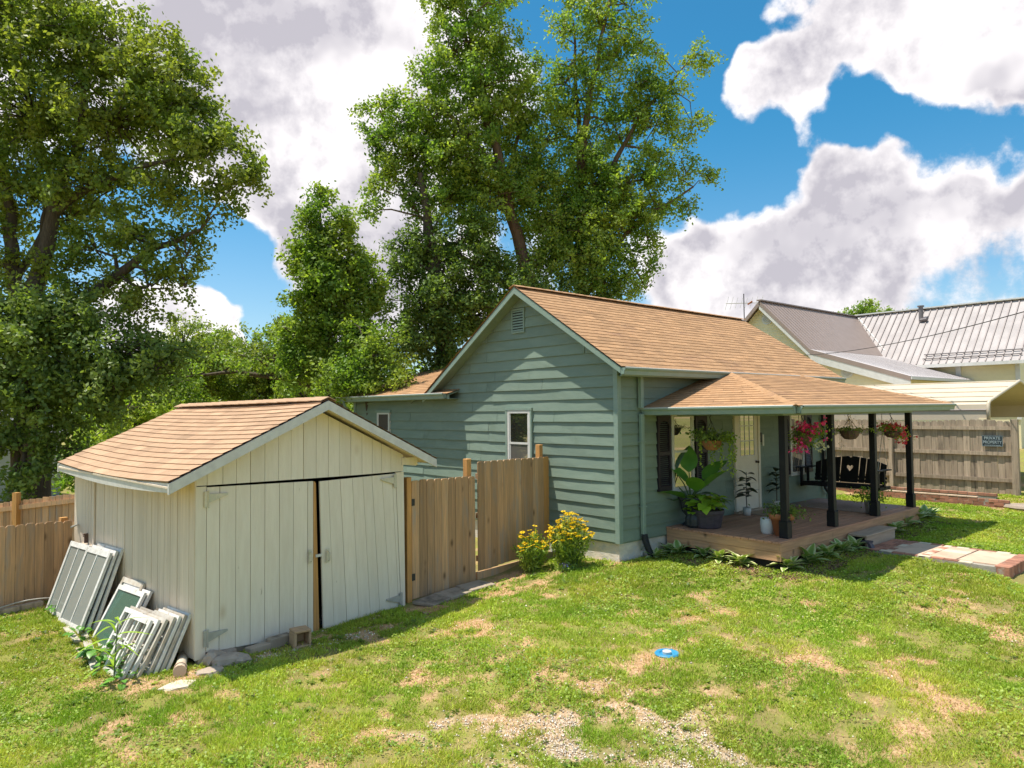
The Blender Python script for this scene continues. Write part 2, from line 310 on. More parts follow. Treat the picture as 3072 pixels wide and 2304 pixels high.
# ------------------------------------------------------------------ ground
CP = np.array([(0,0,0),(0,1.5,-.06),(-1.9,1.3,-.2),(-3.6,.9,-.24),(-6.7,.4,-.24),(-5.2,.6,-.25),(-7.4,1,-.27),(-7.4,2.8,-.1),(-7.5,4.4,-.03),(-9,4,-.06),(-8.5,0,-.3),(-6,-3,-.3),(-2,-2,-.12),(-4,-6,-.38),(0,-5,-.25),
 (1.9,-3.3,-.04),(1.3,-2.4,.0),(3,-2.5,.08),(4,-2.8,.1),(4.4,-4.2,.06),(6,-3,.12),(8.5,-3.3,.13),(7,-2.4,.14),(10,-2.6,.2),(9,0,.24),(11.3,-2.8,.40),(11.2,1.3,.42),(11.2,4,.42),(6,-6,-.25),(9,-6,0),(-9.3,-8,-.45),(20,5,.8),(20,-8,.6),(30,30,.5),
 (-10,15,-.35),(-20,20,-.6),(0,12,-.1),(0,25,-.5),(30,0,.9),(-25,0,-.5),(4,3,.1),(-3,4,-.15),(2,-1,.05),(4.2,-4.98,-.14),(5.2,-4.98,-.14),(3.3,-5.0,-.15),(6.2,-4.95,-.12),(3.35,-3.1,.095),(3.35,-3.7,.085),(3.3,-4.3,.05),(4.95,-3.2,.12),(4.95,-3.8,.11),(4.95,-4.35,.08)])
def ter(x, y):
    x = np.asarray(x, float); y = np.asarray(y, float); nu = 0; de = 0
    for a, b, c in CP: w_ = 1/((x-a)**2+(y-b)**2+.35)**1.7; nu = nu+w_*c; de = de+w_
    return nu/de
def T(x, y): return float(ter(np.array([x]), np.array([y]))[0])
GRAV = [(-5.14,-3.38,.9,.7,1.),(-4.45,-4.4,.9,.8,1.),(-5.5,-2.7,.6,.45,.5),(-4.2,-3.4,.7,.5,.45),(-5.6,.22,.9,.20,1.),(-6.35,.1,.5,.2,.9)]
BARE = [(-3.6,-.57,.6,.4,.8),(-4.5,-1.6,.8,.5,.8),(.7,-1.85,.5,.25,.8),(.1,-3.4,.9,.35,.8),(-.5,-4.6,.9,.5,.8),(-2.4,-4.2,.8,.5,.7),(-7.6,.7,.35,.3,.8),(-2.2,.35,.8,.25,.9),(-3.3,.7,.6,.25,.9),(-2.3,-5.4,.7,.5,.6),(2.6,-4.3,.5,.3,.6),(-.9,-2.6,.5,.3,.6),(-7.0,.2,.5,.4,.8),(-1.4,1.1,.5,.3,.8),(-7.35,2.6,.25,1.1,.7),(-3.0,-3.0,.5,.4,.5),(1.2,-3.0,.5,.2,.6)]
def blob(L, x, y):
    r_ = 0*x
    for a, b, rx, ry, s_ in L: r_ = np.maximum(r_, s_*np.exp(-(((x-a)/rx)**2+((y-b)/ry)**2)*1.1))
    return r_
def cover(x, y):
    n_ = fbm(x, y, 1.1, 5, 3); n2_ = fbm(x, y, 4.0, 3, 9)
    g_ = blob(GRAV, x, y); b_ = blob(BARE, x, y)
    gravel = np.clip((g_*.95+(n2_-.5)*2.6+(n_-.5)*.8-.52)*1.3, 0, 1)*np.clip(g_*3, 0, 1)*.7
    bare = np.clip((b_*1.0+g_*.5+(n_-.5)*1.9+(n2_-.5)*1.8-.22)*1.9, 0, 1)
    return gravel, bare
def axis(lo, hi, step, far):
    a = list(np.arange(lo, hi+1e-6, step)); d = step
    b = []; v_ = hi
    while v_ < far: d *= 1.25; v_ += d; b.append(v_)
    d = step; c = []; v_ = lo
    while v_ > -far: d *= 1.25; v_ -= d; c.append(v_)
    return np.array(c[::-1]+a+b)
gx, gy = axis(-10.4, 12.2, .08, 500), axis(-8, 6.2, .08, 500)
X, Y = np.meshgrid(gx, gy); Z = ter(X, Y)+np.where((abs(X) < 14) & (abs(Y) < 10), (fbm(X, Y, 2.2, 3, 5)-.5)*.035, 0)
nx, ny = len(gx), len(gy); I = np.arange(nx*ny).reshape(ny, nx)
F = np.stack([I[:-1, :-1], I[:-1, 1:], I[1:, 1:], I[1:, :-1]], -1).reshape(-1, 4)
mg = bpy.data.materials.new('ground'); mg.use_nodes = True; MATS['ground'] = mg
gme = npmesh('ground', np.stack([X, Y, Z], -1).reshape(-1, 3), F, 'ground')
gv, bv = cover(X.ravel(), Y.ravel())
for nm, val in (('gravel', gv), ('bare', bv)):
    a = gme.attributes.new(nm, 'FLOAT', 'POINT'); a.data.foreach_set('value', val.astype(np.float32))
gme.shade_smooth()
t = NT(mg.node_tree); p = [n for n in t.n if n.type == 'BSDF_PRINCIPLED'][0]; p.inputs['Roughness'].default_value = .95; p.inputs['Specular IOR Level'].default_value = .15
co = t.new('ShaderNodeTexCoord').outputs['Object']
f1 = t.noise(co, 28, 6, .65); f2 = t.noise(co, 2.5, 4)
c = t.mix(f1, (.15, .14, .04), (.36, .29, .11)); c = t.mix(t.rng(f2, .4, .65), c, (.27, .27, .06))
c = t.mix(t.new('ShaderNodeAttribute', attribute_name='bare').outputs['Fac'], c, t.mix(t.rng(f1, .35, .65), (.40, .23, .125), (.66, .43, .245)))
c = t.mix(t.new('ShaderNodeAttribute', attribute_name='gravel').outputs['Fac'], c, t.mix(t.rng(f1, .35, .65), (.42, .31, .21), (.66, .56, .45)))
t.put(p.inputs['Base Color'], c)
b = t.new('ShaderNodeBump'); b.inputs['Strength'].default_value = .7; b.inputs['Distance'].default_value = .03; t.put(b.inputs['Height'], t.noise(co, 40, 6, .7)); t.l.new(b.outputs[0], p.inputs['Normal'])
ground = struct(link('ground', gme))

# ------------------------------------------------------------------ roofing and siding builders
def courses(parent, P0, P1, Q0, Q1, n, mat, tab=.30, sag=0., lift=.010, name='shingle_course', rag=.009):
    """rows of shingles from eave P0-P1 up to Q0-Q1; each row one mesh made of tabs"""
    P0, P1, Q0, Q1 = map(Vector, (P0, P1, Q0, Q1)); nrm = (P1-P0).cross(Q0-P0).normalized()
    if nrm.z < 0: nrm = -nrm
    def pt(s, t_):
        a = P0.lerp(Q0, t_); b = P1.lerp(Q1, t_); q = a.lerp(b, s); q.z -= sag*math.sin(math.pi*s)*(1-.55*t_); return q
    for i in range(n):
        t0, t1 = i/n, min((i+1.12)/n, 1.0); L = (pt(0, t0)-pt(1, t0)).length
        k = max(1, int(L/tab)); off = random.random(); cuts = [0]+[min(1, max(0, (j+off)/k)) for j in range(k)]+[1]; cuts = sorted(set(round(q, 5) for q in cuts))
        m = MB(); wob = [random.uniform(-rag, rag) for _ in cuts]
        for j in range(len(cuts)-1):
            s0, s1 = cuts[j], cuts[j+1]
            if s1-s0 < 1e-4: continue
            dn = (P0-Q0).normalized(); a = pt(s0, t0)+nrm*lift+dn*wob[j]; b = pt(s1, t0)+nrm*lift+dn*wob[j]; c = pt(s1, t1)+nrm*.001; d = pt(s0, t1)+nrm*.001
            tn = random.gauss(1, .085); m.quad(tuple(a), tuple(b), tuple(c), tuple(d), tn)
            a2 = a-nrm*(lift+.004); b2 = b-nrm*(lift+.004); m.quad(tuple(a2), tuple(b2), tuple(b), tuple(a), tn*.8)
        m.build(name, mat, parent)
def caps(parent, A, B, n, mat, w_=.13, name='ridge_cap', down=(.0, .0)):
    A, B = Vector(A), Vector(B); d = (B-A); me = None; L = d.length/n*1.15; m = MB()
    m.prism([(-w_, -.0, -.045), (0, 0, 0), (w_, 0, -.045), (w_, 0, -.035), (0, 0, .012), (-w_, 0, -.035)], (0, L, 0)); me = m.mesh(name, mat)
    rot = d.to_track_quat('Y', 'Z').to_euler()
    for i in range(n):
        p = A+d*(i/n); o = link(name, me, parent, p+Vector((0, 0, .012+random.uniform(0, .004))), (rot.x+.02, rot.y, rot.z+random.uniform(-.02, .02)))
def lap_board(parent, org, ax, nrm, s0, s1, z0, z1, mat, butt=.030, name='siding_board', clip=None, wav=.005):
    """one clapboard on the plane (org, ax, z): s is the run along ax; the bottom edge stands butt proud; clip(z)->(smin,smax) trims the ends"""
    ax, nrm, org = Vector(ax), Vector(nrm), Vector(org)
    c0 = clip(z0) if clip else (s0, s1); c1 = clip(z1) if clip else (s0, s1)
    a0, b0 = max(s0, c0[0]), min(s1, c0[1]); a1, b1 = max(s0, c1[0]), min(s1, c1[1])
    if b0-a0 < .01: return
    if b1 < a1: a1 = b1 = (a1+b1)/2
    n = max(1, int((b0-a0)/.45)); m = MB(); ph = random.random()*6; rows = []
    for i in range(n+1):
        f = i/n; sb = a0+(b0-a0)*f; st = a1+(b1-a1)*f; wv = butt+wav*math.sin(sb*2.1+ph)+wav*.6*math.sin(sb*5.3+ph*2)
        dz = .003*math.sin(sb*1.3+ph)
        pb = org+ax*sb; pt_ = org+ax*st
        rows.append((pb+nrm*0+Vector((0, 0, z0+dz)), pb+nrm*wv+Vector((0, 0, z0+dz)), pt_+nrm*.004+Vector((0, 0, z1+.006))))
    for i in range(n):
        A, B = rows[i], rows[i+1]
        m.quad(*(tuple(q) for q in (A[0], B[0], B[1], A[1]))); m.quad(*(tuple(q) for q in (A[1], B[1], B[2], A[2])))
    for r_ in (rows[0], rows[-1]): i = len(m.v); m.v += [tuple(q) for q in r_]; m.f.append((i, i+1, i+2)); m.t.append(1.)
    return m.build(name, mat, parent)
def gutter(parent, a, b, out, mat='trim_green', h=.115, w_=.12, name='gutter'):
    a, b, out = Vector(a), Vector(b), Vector(out); m = MB(); u = Vector((0, 0, 1)); tk = .006
    prof = [(0, 0), (0, -h), (w_*.62, -h), (w_*.72, -h*.45), (w_, -h*.18), (w_, 0), (w_-.02, 0), (w_-.02, -.012), (w_-tk, -h*.16), (w_*.70, -h*.42), (w_*.6, -h+tk), (tk, -h+tk), (tk, 0)]
    P = [a+out*x+u*z for x, z in prof]; m.prism([tuple(p) for p in P], b-a)
    for e in (a, b): m.prism([tuple(e+out*x+u*z) for x, z in prof[:6]], (b-a).normalized()*.004*(1 if e == a else -1))
    o = m.build(name, mat, parent); m = MB(); m.tube([a+out*(w_-.008)+u*.004, b+out*(w_-.008)+u*.004], .009, 6); m.build('lip_highlight', 'white_vinyl', o); return o  # white bead along the lip paints in the gutter's sunlit highlight

# ------------------------------------------------------------------ the green house
H = thing('green_house', 'small green lap-sided house with tan shingle roof and covered front porch', 'house')
PITCH_ = 1.65/2.59
def main_z(y): return 4.95-abs(y-2.28)*PITCH_          # underside of the main roof
def gable_clip(z):
    if z < 2.93: return (0.03, 9.0)
    d = (4.93-z)/PITCH_; return (max(.03, 2.28-d), min(9.0, 2.28+d))
m = MB(); m.box(.0, 7.6, .0, 4.6, .3, 3.3); m.prism([(.0, .02, 3.3), (.0, 4.55, 3.3), (.0, 2.28, 4.86)], (7.55, 0, 0)); m.box(.0, 6.2, 4.6, 9.0, .2, 2.95); m.build('wall', 'siding', H)
m = MB(); m.box(.03, 7.57, .03, 9.0, -.5, .335); m.build('foundation', 'foundation', H)
EXP = .2032
for i in range(23):
    z0 = .33+i*EXP; z1 = z0+EXP
    if z0 > 4.75: break
    cuts = [0.0] + ([random.uniform(.6, 1.9)] if i % 3 == 1 else []) + [random.uniform(3.1, 4.2)] + ([random.uniform(4.9, 6.4)] if z0 < 2.9 else []) + [9.0]
    for a, b in zip(cuts[:-1], cuts[1:]): lap_board(H, (0, 0, 0), (0, 1, 0), (-1, 0, 0), a, b-.006, z0, z1, 'siding', clip=gable_clip)
for i in range(14):
    z0 = .33+i*EXP; cuts = [.02, random.uniform(2.6, 3.4), random.uniform(4.6, 5.4), 7.58]
    for a, b in zip(cuts[:-1], cuts[1:]): lap_board(H, (0, 0, 0), (1, 0, 0), (0, -1, 0), a, b-.003, z0, z0+EXP, 'siding', wav=.002)
# corner boards
m = MB(); m.box(-.038, -.002, -.038, .055, .31, 3.30); m.build('corner_board', 'trim_green', H); m = MB(); m.box(-.002, .06, -.038, -.002, .31, 3.24); m.build('corner_board', 'trim_green', H)
m = MB(); m.box(-.038, -.002, 8.95, 9.05, .2, 2.9); m.build('corner_board', 'trim_green', H)
m = MB(); m.box(7.55, 7.64, -.03, -.002, .31, 3.24); m.build('corner_board', 'trim_green', H)
# main roof: deck, shingles, rake boards, fascia
RX0, RX1 = -.30, 7.77
m = MB(); zr, ze, zl = 4.955, 3.30, 2.90
m.prism([(RX0+.03, -.30, ze-.05), (RX0+.03, 2.28, zr-.05), (RX0+.03, 5.42, zl-.05), (RX0+.03, 5.42, zl-.07), (RX0+.03, 2.28, zr-.08), (RX0+.03, -.30, ze-.08)], (RX1-RX0-.05, 0, 0)); m.build('roof_deck', 'soffit', H)
courses(H, (RX0-.02, -.36, 3.285), (RX1, -.36, 3.285), (RX0-.02, 2.28, 4.975), (RX1, 2.28, 4.955), 23, 'shingle', sag=.02)
courses(H, (RX0-.02, 5.46, 2.90), (RX1, 5.46, 2.90), (RX0-.02, 2.28, 4.975), (RX1, 2.28, 4.955), 12, 'shingle', sag=.02)
caps(H, (RX0-.02, 2.28, 4.975), (RX1, 2.28, 4.955), 34, 'shingle')
for s in (-1, 1):
    ye, zz = ((-.34, 3.27) if s < 0 else (5.42, 2.885))
    m = MB(); m.prism([(RX0-.005, 2.28, 4.955), (RX0-.005, ye, zz), (RX0-.005, ye, zz-.10), (RX0-.005, 2.28, 4.955-.125)], (.028, 0, 0)); m.build('rake_board', 'trim_green', H)
    m = MB(); m.prism([(RX0+.03, 2.28, 4.90), (RX0+.03, ye, zz-.045), (RX0+.03, ye, zz-.055), (RX0+.03, 2.28, 4.89)], (.27, 0, 0)); m.build('soffit', 'soffit', H)
m = MB(); m.box(RX0+.03, RX1-.03, -.335, -.31, 3.13, 3.26); m.build('fascia', 'trim_green', H)
m = MB(); m.box(.0, 7.6, -.31, -.004, 3.14, 3.155); m.build('soffit', 'soffit', H)
m = MB(); m.prism([(7.6, -.02, 3.3), (7.6, 4.6, 3.3), (7.6, 2.28, 4.9)], (.012, 0, 0)); m.build('end_gable', 'siding', H)
gutter(H, (RX0, -.337, 3.262), (RX1, -.337, 3.262), (0, -1, 0))
# low rear wing
m = MB(); m.prism([(-.30, 4.42, 2.955), (-.30, 9.28, 2.955), (3.9, 9.28, 4.17), (3.9, 4.42, 4.17)], (0, 0, -.03)); m.build('wing_roof_deck', 'soffit', H)
courses(H, (-.36, 4.40, 2.955), (-.36, 9.31, 2.955), (3.9, 4.40, 4.185), (3.9, 9.31, 4.185), 26, 'shingle')
m = MB(); m.box(-.31, -.285, 4.42, 9.28, 2.84, 2.945); m.build('fascia', 'trim_green', H)
m = MB(); m.box(-.285, -.004, 4.45, 9.27, 2.845, 2.86); m.build('soffit', 'soffit', H)
m = MB(); m.prism([(-.3, 9.27, 2.93), (3.9, 9.27, 4.15), (3.9, 9.27, 4.03), (-.3, 9.27, 2.82)], (0, .03, 0)); m.build('rake_board', 'trim_green', H)
gutter(H, (-.312, 4.48, 2.965), (-.312, 9.3, 2.965), (-1, 0, 0))
m = MB(); m.tube([(-.36, 8.98, 2.87), (-.34, 8.98, 2.74), (-.08, 9.02, 2.52), (-.06, 9.02, 2.2), (-.06, 9.02, 0)], .035, 8); m.build('downspout', 'trim_green', H, smooth=True)
# gable vent
V = MB(); 
for q in ((2.63, 2.66), (2.29, 2.32)): V.box(-.046, -.003, q[0], q[1], 4.10, 4.58)
V.box(-.046, -.003, 2.32, 2.63, 4.10, 4.13); V.box(-.046, -.003, 2.32, 2.63, 4.55, 4.58); V = V.build('gable_vent', 'trim_green', H)
m = MB(); m.box(-.034, -.032, 2.32, 2.63, 4.13, 4.55); m.build('vent_backing', 'gap_dark', V)
m = MB(); m.prism([(-.044, 2.32, -.018), (-.036, 2.32, .016), (-.034, 2.32, .016), (-.042, 2.32, -.018)], (0, .31, 0)); sm = m.mesh('slat', 'trim_green')
for i in range(8): link('slat', sm, V, (0, 0, 4.155+i*.053))
# windows
def window(parent, ax, org, w_, h_, mats=('white_vinyl', 'pane', 'pane'), fr=.055, name='window', split=.5, label=None):
    """a double-hung window: org = lower left corner on the wall, ax = 'x' (front wall, faces -y) or 'y' (gable wall, faces -x)"""
    e = bpy.data.objects.new(name, None)
    def bx(m, a0, a1, d0, d1, z0, z1):   # a along the wall, d out from the wall
        if ax == 'x': m.box(org[0]+a0, org[0]+a1, -d1, -d0, org[1]+z0, org[1]+z1)
        else: m.box(-d1, -d0, org[0]-a1, org[0]-a0, org[1]+z0, org[1]+z1)
        return m
    m = MB(); bx(m, 0, fr, .003, .056, 0, h_); bx(m, w_-fr, w_, .003, .056, 0, h_); bx(m, fr, w_-fr, .003, .056, h_-fr, h_); bx(m, fr, w_-fr, .003, .056, 0, fr*.8)
    fo = m.build('window', mats[0], parent)
    m = MB(); bx(m, -.02, w_+.02, .003, .07, -.035, -.002); m.build('sill', mats[0], fo)
    m = MB(); bx(m, fr, w_-fr, .034, .052, h_*split-.02, h_*split+.02); m.build('meeting_rail', mats[0], fo)
    m = MB(); 
    for a in (fr, w_-fr-.025): bx(m, a, a+.025, .036, .046, fr*.8, h_-fr)
    m.build('sash', mats[0], fo)
    for k, (z0, z1) in enumerate(((h_*split+.02, h_-fr), (fr*.8, h_*split-.02))):
        m = MB(); bx(m, fr+.025, w_-fr-.025, .036, .040, z0, z1); m.build('pane', mats[1+k], fo)
    return fo
window(H, 'y', (2.80, 1.30), .66, 1.28, ('white_vinyl', 'pane', 'pane_pale'))
m = MB(); m.box(-.062, -.004, 2.805, 2.86, 1.26, 2.62); m.box(-.062, -.004, 2.09, 2.135, 1.26, 2.62); m.box(-.066, -.004, 2.085, 2.865, 2.585, 2.63); m.build('window_casing', 'trim_green', H)
window(H, 'y', (7.83, 1.66), .58, .90, ('white_vinyl', 'screen', 'screen'), fr=.04)
m = MB(); m.box(-.064, -.004, 7.2, 7.88, 2.565, 2.62); m.build('window_casing', 'trim_green', H)
W1 = window(H, 'x', (1.45, 1.10), .68, 1.38, ('white_vinyl', 'pane', 'pane'))
W2 = window(H, 'x', (5.80, 1.10), .62, 1.38, ('white_vinyl', 'pane_pale', 'pane_pale'))
def shutter(x0, w_, z0=1.10, z1=2.45, mat='shutter_black'):
    m = MB(); d0, d1 = -.006, -.056; f = .05
    m.box(x0, x0+f, d1, d0, z0, z1); m.box(x0+w_-f, x0+w_, d1, d0, z0, z1); zm = z0+(z1-z0)*.5
    for a, b in ((z0, z0+.09), (zm-.035, zm+.035), (z1-.09, z1)): m.box(x0+f, x0+w_-f, d1, d0, a, b)
    m.prism([(x0+f, d1, z1-.09), (x0+f, d1, z1-.16), (x0+w_*.3, d1, z1-.10), (x0+w_*.5, d1, z1-.09)], (0, .03, 0)); m.prism([(x0+w_-f, d1, z1-.16), (x0+w_-f, d1, z1-.09), (x0+w_*.5, d1, z1-.09), (x0+w_*.7, d1, z1-.10)], (0, .03, 0))
    s = m.build('shutter', mat, H); m = MB(); m.prism([(0, -.050, -.012), (0, -.036, .014), (0, -.032, .014), (0, -.046, -.012)], (w_-2*f, 0, 0)); lm = m.mesh('louver', mat)
    for a, b in ((z0+.10, zm-.045), (zm+.045, z1-.10)):
        k = int((b-a)/.034)
        for i in range(k+1): link('louver', lm, s, (x0+f, 0, a+i*(b-a)/k))
for x0, w_ in ((1.04, .38), (2.20, .38), (5.44, .33), (6.46, .36)): shutter(x0, w_)
# front door
m = MB(); m.box(3.53, 3.62, -.065, -.003, .50, 2.62); m.box(4.42, 4.50, -.065, -.003, .50, 2.62); m.box(3.53, 4.5, -.065, -.003, 2.62, 2.70); m.build('door_frame', 'cream_door', H)
m = MB(); m.box(3.50, 4.53, -.14, -.02, .462, .50); m.build('threshold', 'step_wood', H)
dx0, dx1, gz0, gz1 = 3.625, 4.415, 1.60, 2.52
m = MB(); m.box(dx0, dx1, -.045, -.004, .505, gz0); m.box(dx0, dx0+.12, -.045, -.004, gz0, gz1); m.box(dx1-.12, dx1, -.045, -.004, gz0, gz1); m.box(dx0, dx1, -.045, -.004, gz1, 2.615)
DR = m.build('front_door', 'cream_door', H)
gw = (dx1-dx0-.24)/3; gh = (gz1-gz0)/3
for i in range(3):
    for j in range(3): m = MB(); m.box(dx0+.12+i*gw+.010, dx0+.12+(i+1)*gw-.010, -.040, -.036, gz0+j*gh+.010, gz0+(j+1)*gh-.010); m.build('pane', 'pane', DR)
for i in range(4): m = MB(); a = dx0+.12+i*gw; m.box(a-.0105, a+.0105, -.047, -.030, gz0, gz1); m.build('muntin', 'white_vinyl', DR)
for j in range(4): m = MB(); a = gz0+j*gh; m.box(dx0+.12, dx1-.12, -.0465, -.031, a-.0105, a+.0105); m.build('muntin', 'white_vinyl', DR)
m = MB(); m.lathe([(.001, 0), (.028, .004), (.028, .010), (.012, .014), (.012, .035), (.026, .042), (.030, .058), (.022, .070), (.001, .074)], 14); k = m.build('door_knob', 'brass_dark', DR, smooth=True); k.location = (4.34, -.045, 1.46); k.rotation_euler = (R(90), 0, 0)
m = MB(); m.box(4.62, 4.68, -.050, -.022, 1.78, 2.02); m.build('doorbell', 'white_vinyl', H); m = MB(); m.box(4.57, 4.615, -.045, -.022, 1.86, 2.06); m.build('doorbell_plate', 'pipe_black', H)
# downspouts at the front
m = MB(); m.box(.50, .575, -.115, -.05, 2.60, 3.16); m.build('downspout', 'trim_green', H)
D2 = MB(); D2.box(.52, .605, -.105, -.035, .36, 2.5); D2 = D2.build('downspout', 'trim_green', H, bevel=.01)
for z in (.88, 2.0): m = MB(); m.box(.50, .625, -.110, -.030, z, z+.02); m.build('strap', 'trim_green', D2)
m = MB(); 
for i in range(15): 
    z = .42-i*.026; x = .565+.0022*i*i*.25; y = -.085-.0045*i; m.lathe([(.050, z-.026), (.062, z-.018), (.062, z-.008), (.050, z)], 12, (x, y))
m.build('drain_hose', 'pipe_black', D2, smooth=True)
m = MB(); m.box(7.30, 7.37, -.10, -.04, .75, 2.5); m.tube([(7.335, -.07, .78), (7.34, -.09, .68), (7.40, -.13, .58), (7.48, -.2, .54)], .04, 8); m.build('downspout', 'pipe_black', H)

# ---- porch (roof, posts, deck belong to the house)
DZ = .46
DX0, DX1, DY = 1.27, 7.09, -2.21
nb = 16; bw = (abs(DY)-.03)/nb
for i in range(nb):
    m = MB(); y1 = -.03-i*bw; j = random.uniform(-.002, .002); m.box(DX0-.015, DX1+.015, y1-bw+.010, y1, DZ-.03+j, DZ+j); m.build('deck_board', 'deck_wood', H)
for k, (z0, z1) in enumerate(((DZ-.165, DZ-.033), (DZ-.305, DZ-.17))):
    m = MB(); m.box(DX0+.006*k, DX0+.03, DY+.006, -.03, z0, z1); m.build('deck_fascia', 'deck_fascia', H)
    m = MB(); m.box(DX0+.032, DX1, DY+.006+.005*k, DY+.03, z0, z1); m.build('deck_fascia', 'deck_fascia', H)
m = MB(); m.box(DX1-.03, DX1, DY+.03, -.03, DZ-.30, DZ-.032); m.build('deck_fascia', 'deck_fascia', H)
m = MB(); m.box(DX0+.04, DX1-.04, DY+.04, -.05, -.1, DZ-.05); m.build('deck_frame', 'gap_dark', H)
m = MB(); m.box(-.055, .055, -.055, .055, .0, 1.99); pm = m.mesh('post', 'black_paint'); m = MB(); m.box(-.075, .075, -.075, .075, .0, .27); m.prism([(-.075, -.075, .27), (.075, -.075, .27), (.075, .075, .27), (-.075, .075, .27)], (0, 0, .012)); sm = m.mesh('post_sleeve', 'black_paint')
for x in (1.70, 3.38, 5.18, 7.0): q = link('porch_post', pm, H, (x, -2.07, DZ), bevel=.006); link('post_sleeve', sm, q, (0, 0, 0.001), bevel=.01)
# beams, ceiling
m = MB(); m.box(1.60, 7.08, -2.13, -2.01, 2.45, 2.52); m.build('porch_beam', 'trim_green', H)
m = MB(); m.box(1.62, 1.76, -2.01, -.03, 2.45, 2.52); m.build('porch_beam', 'trim_green', H); m = MB(); m.box(6.94, 7.06, -2.01, -.03, 2.45, 2.52); m.build('porch_beam', 'trim_green', H)
m = MB(); m.prism([(.70, -.03, 2.50), (.86, -2.68, 2.50), (7.44, -2.68, 2.51), (7.56, -.03, 2.50)], (0, 0, .02)); m.build('porch_ceiling', 'soffit', H)
PA, PB, PC, PD, PL, PR = (.63, -.03, 2.60), (.80, -2.76, 2.605), (7.50, -2.76, 2.62), (7.62, -.03, 2.60), (3.19, -.03, 3.36), (5.23, -.03, 3.37)
m = MB(); lo = lambda q: (q[0], q[1], q[2]-.02)
for q in ((PA, PB, PL), (PB, PC, PR, PL), (PC, PD, PR)): m.prism([lo(p_) for p_ in q], (0, 0, .012))
m.build('porch_roof_deck', 'soffit', H)
courses(H, PB, PC, PL, PR, 21, 'shingle'); courses(H, PA, PB, PL, PL, 19, 'shingle'); courses(H, PC, PD, PR, PR, 19, 'shingle')
caps(H, PB, PL, 24, 'shingle', .10); caps(H, PC, PR, 20, 'shingle', .10)
gutter(H, (.86, -2.73, 2.605), (7.46, -2.73, 2.62), (0, -1, 0)); gutter(H, (.70, -.02, 2.59), (.85, -2.74, 2.605), (-1, -.06, 0))
m = MB(); m.box(.86, 7.46, -2.728, -2.70, 2.49, 2.60); m.build('fascia', 'trim_green', H); m = MB(); m.prism([(.72, -.03, 2.49), (.865, -2.70, 2.49), (.865, -2.70, 2.60), (.72, -.03, 2.59)], (.02, 0, 0)); m.build('fascia', 'trim_green', H)
# the wooden step
S = thing('wooden_step', 'low weathered wooden step box in front of the porch deck', 'step', (0, 0, 0))
m = MB(); m.box(3.62, 4.95, -2.55, -2.225, .285, .32); m.build('tread', 'step_wood', S, bevel=.006); m = MB(); m.box(3.66, 4.91, -2.53, -2.50, .05, .284); m.build('riser', 'step_wood', S); m = MB(); m.box(3.66, 3.69, -2.50, -2.23, .05, .284); m.box(4.88, 4.91, -2.50, -2.23, .05, .284); m.build('side_panel', 'gap_dark', S)
D3 = thing('splash_spout', 'short dark grey plastic drain spout beside the wooden step', 'drain spout', (3.62, -2.56, .10)); m = MB(); m.box(-.08, .10, -.06, .10, .10, .13); m.prism([(-.05, -.06, .10), (.06, -.06, .10), (.08, -.12, -.02), (-.07, -.12, -.02)], (0, .05, 0)); m.build('spout', 'pot_purple', D3)

# ------------------------------------------------------------------ the cream shed (local frame: x along the doors, y towards the back)
SA = R(9.31); SO = Vector((-6.707, .498, 0)); SU = Vector((math.cos(SA), math.sin(SA), 0)); SN = Vector((-math.sin(SA), math.cos(SA), 0))
def shp(u, n, z=0.): return SO+SU*u+SN*n+Vector((0, 0, z))      # shed frame -> world
SH = thing('garden_shed', 'weathered cream wooden shed with double doors and sagging tan shingle roof', 'shed', SO, SA)
SW, SL, APX = 3.12, 3.55, 1.60
def roof_in(u): return 2.63-abs(u-APX)*.475 if u < APX else 2.63-(u-APX)*.445
m = MB(); m.box(.02, .06, .02, SL, -.15, 1.80); m.box(SW-.06, SW-.02, .02, SL, -.15, 1.80); m.box(.06, SW-.06, SL-.06, SL-.02, -.15, 1.80); m.prism([(.03, SL-.05, 1.8), (SW-.03, SL-.05, 1.8), (APX, SL-.05, 2.58)], (0, .03, 0)); m.build('wall_frame', 'gap_dark', SH)
m = MB(); m.box(.03, SW-.03, .05, SL-.05, -.2, -.12); m.build('shed_floor', 'gap_dark', SH)
# front boards over the doors
gl = lambda u: 1.748-.021*u+.005*max(0, u-1.6)**2*1.2      # the line over the doors
ub = [.003, .14, .33, .50, .68, .87, 1.06, 1.24, 1.42, 1.61, 1.80, 1.98, 2.17, 2.36, 2.54, 2.71, 2.88, SW]
for a, b in zip(ub[:-1], ub[1:]):
    a2, b2 = a+.003, b-.003; top = [(a2, roof_in(a2))]+([(APX, roof_in(APX))] if a2 < APX < b2 else [])+[(b2, roof_in(b2))]
    d = random.uniform(-.004, .003); m = MB(); m.prism([(a2, d, gl(a2)+.01)]+[(u, d, z-.01) for u, z in top]+[(b2, d, gl(b2)+.01)], (0, .022, 0)); m.build('gable_board', 'shed_paint', SH)
def quadboard(parent, name, ta, tb, ba, bb, zt, zb, mat, th=.024, y=-.004):   # board by its four corners on the front plane
    m = MB(); d = y+random.uniform(-.003, .002); m.prism([(ba, d, zb(ba)), (bb, d, zb(bb)), (tb, d, zt(tb)), (ta, d, zt(ta))], (0, th, 0)); return m.build(name, mat, parent)
zb1 = lambda u: -.115-.095*u; zt1 = lambda u: 1.738-.032*u
quadboard(SH, 'jamb_board', .004, .128, .004, .128, gl, lambda u: -.19, 'shed_paint')
m = MB(); m.box(.14, 1.54, .024, .045, .2, 1.6); LD = m.build('door', 'shed_paint', SH, label='left shed door, slightly sagging')
lb = [.132, .29, .49, .68, .87, 1.07, 1.27, 1.48, 1.565]
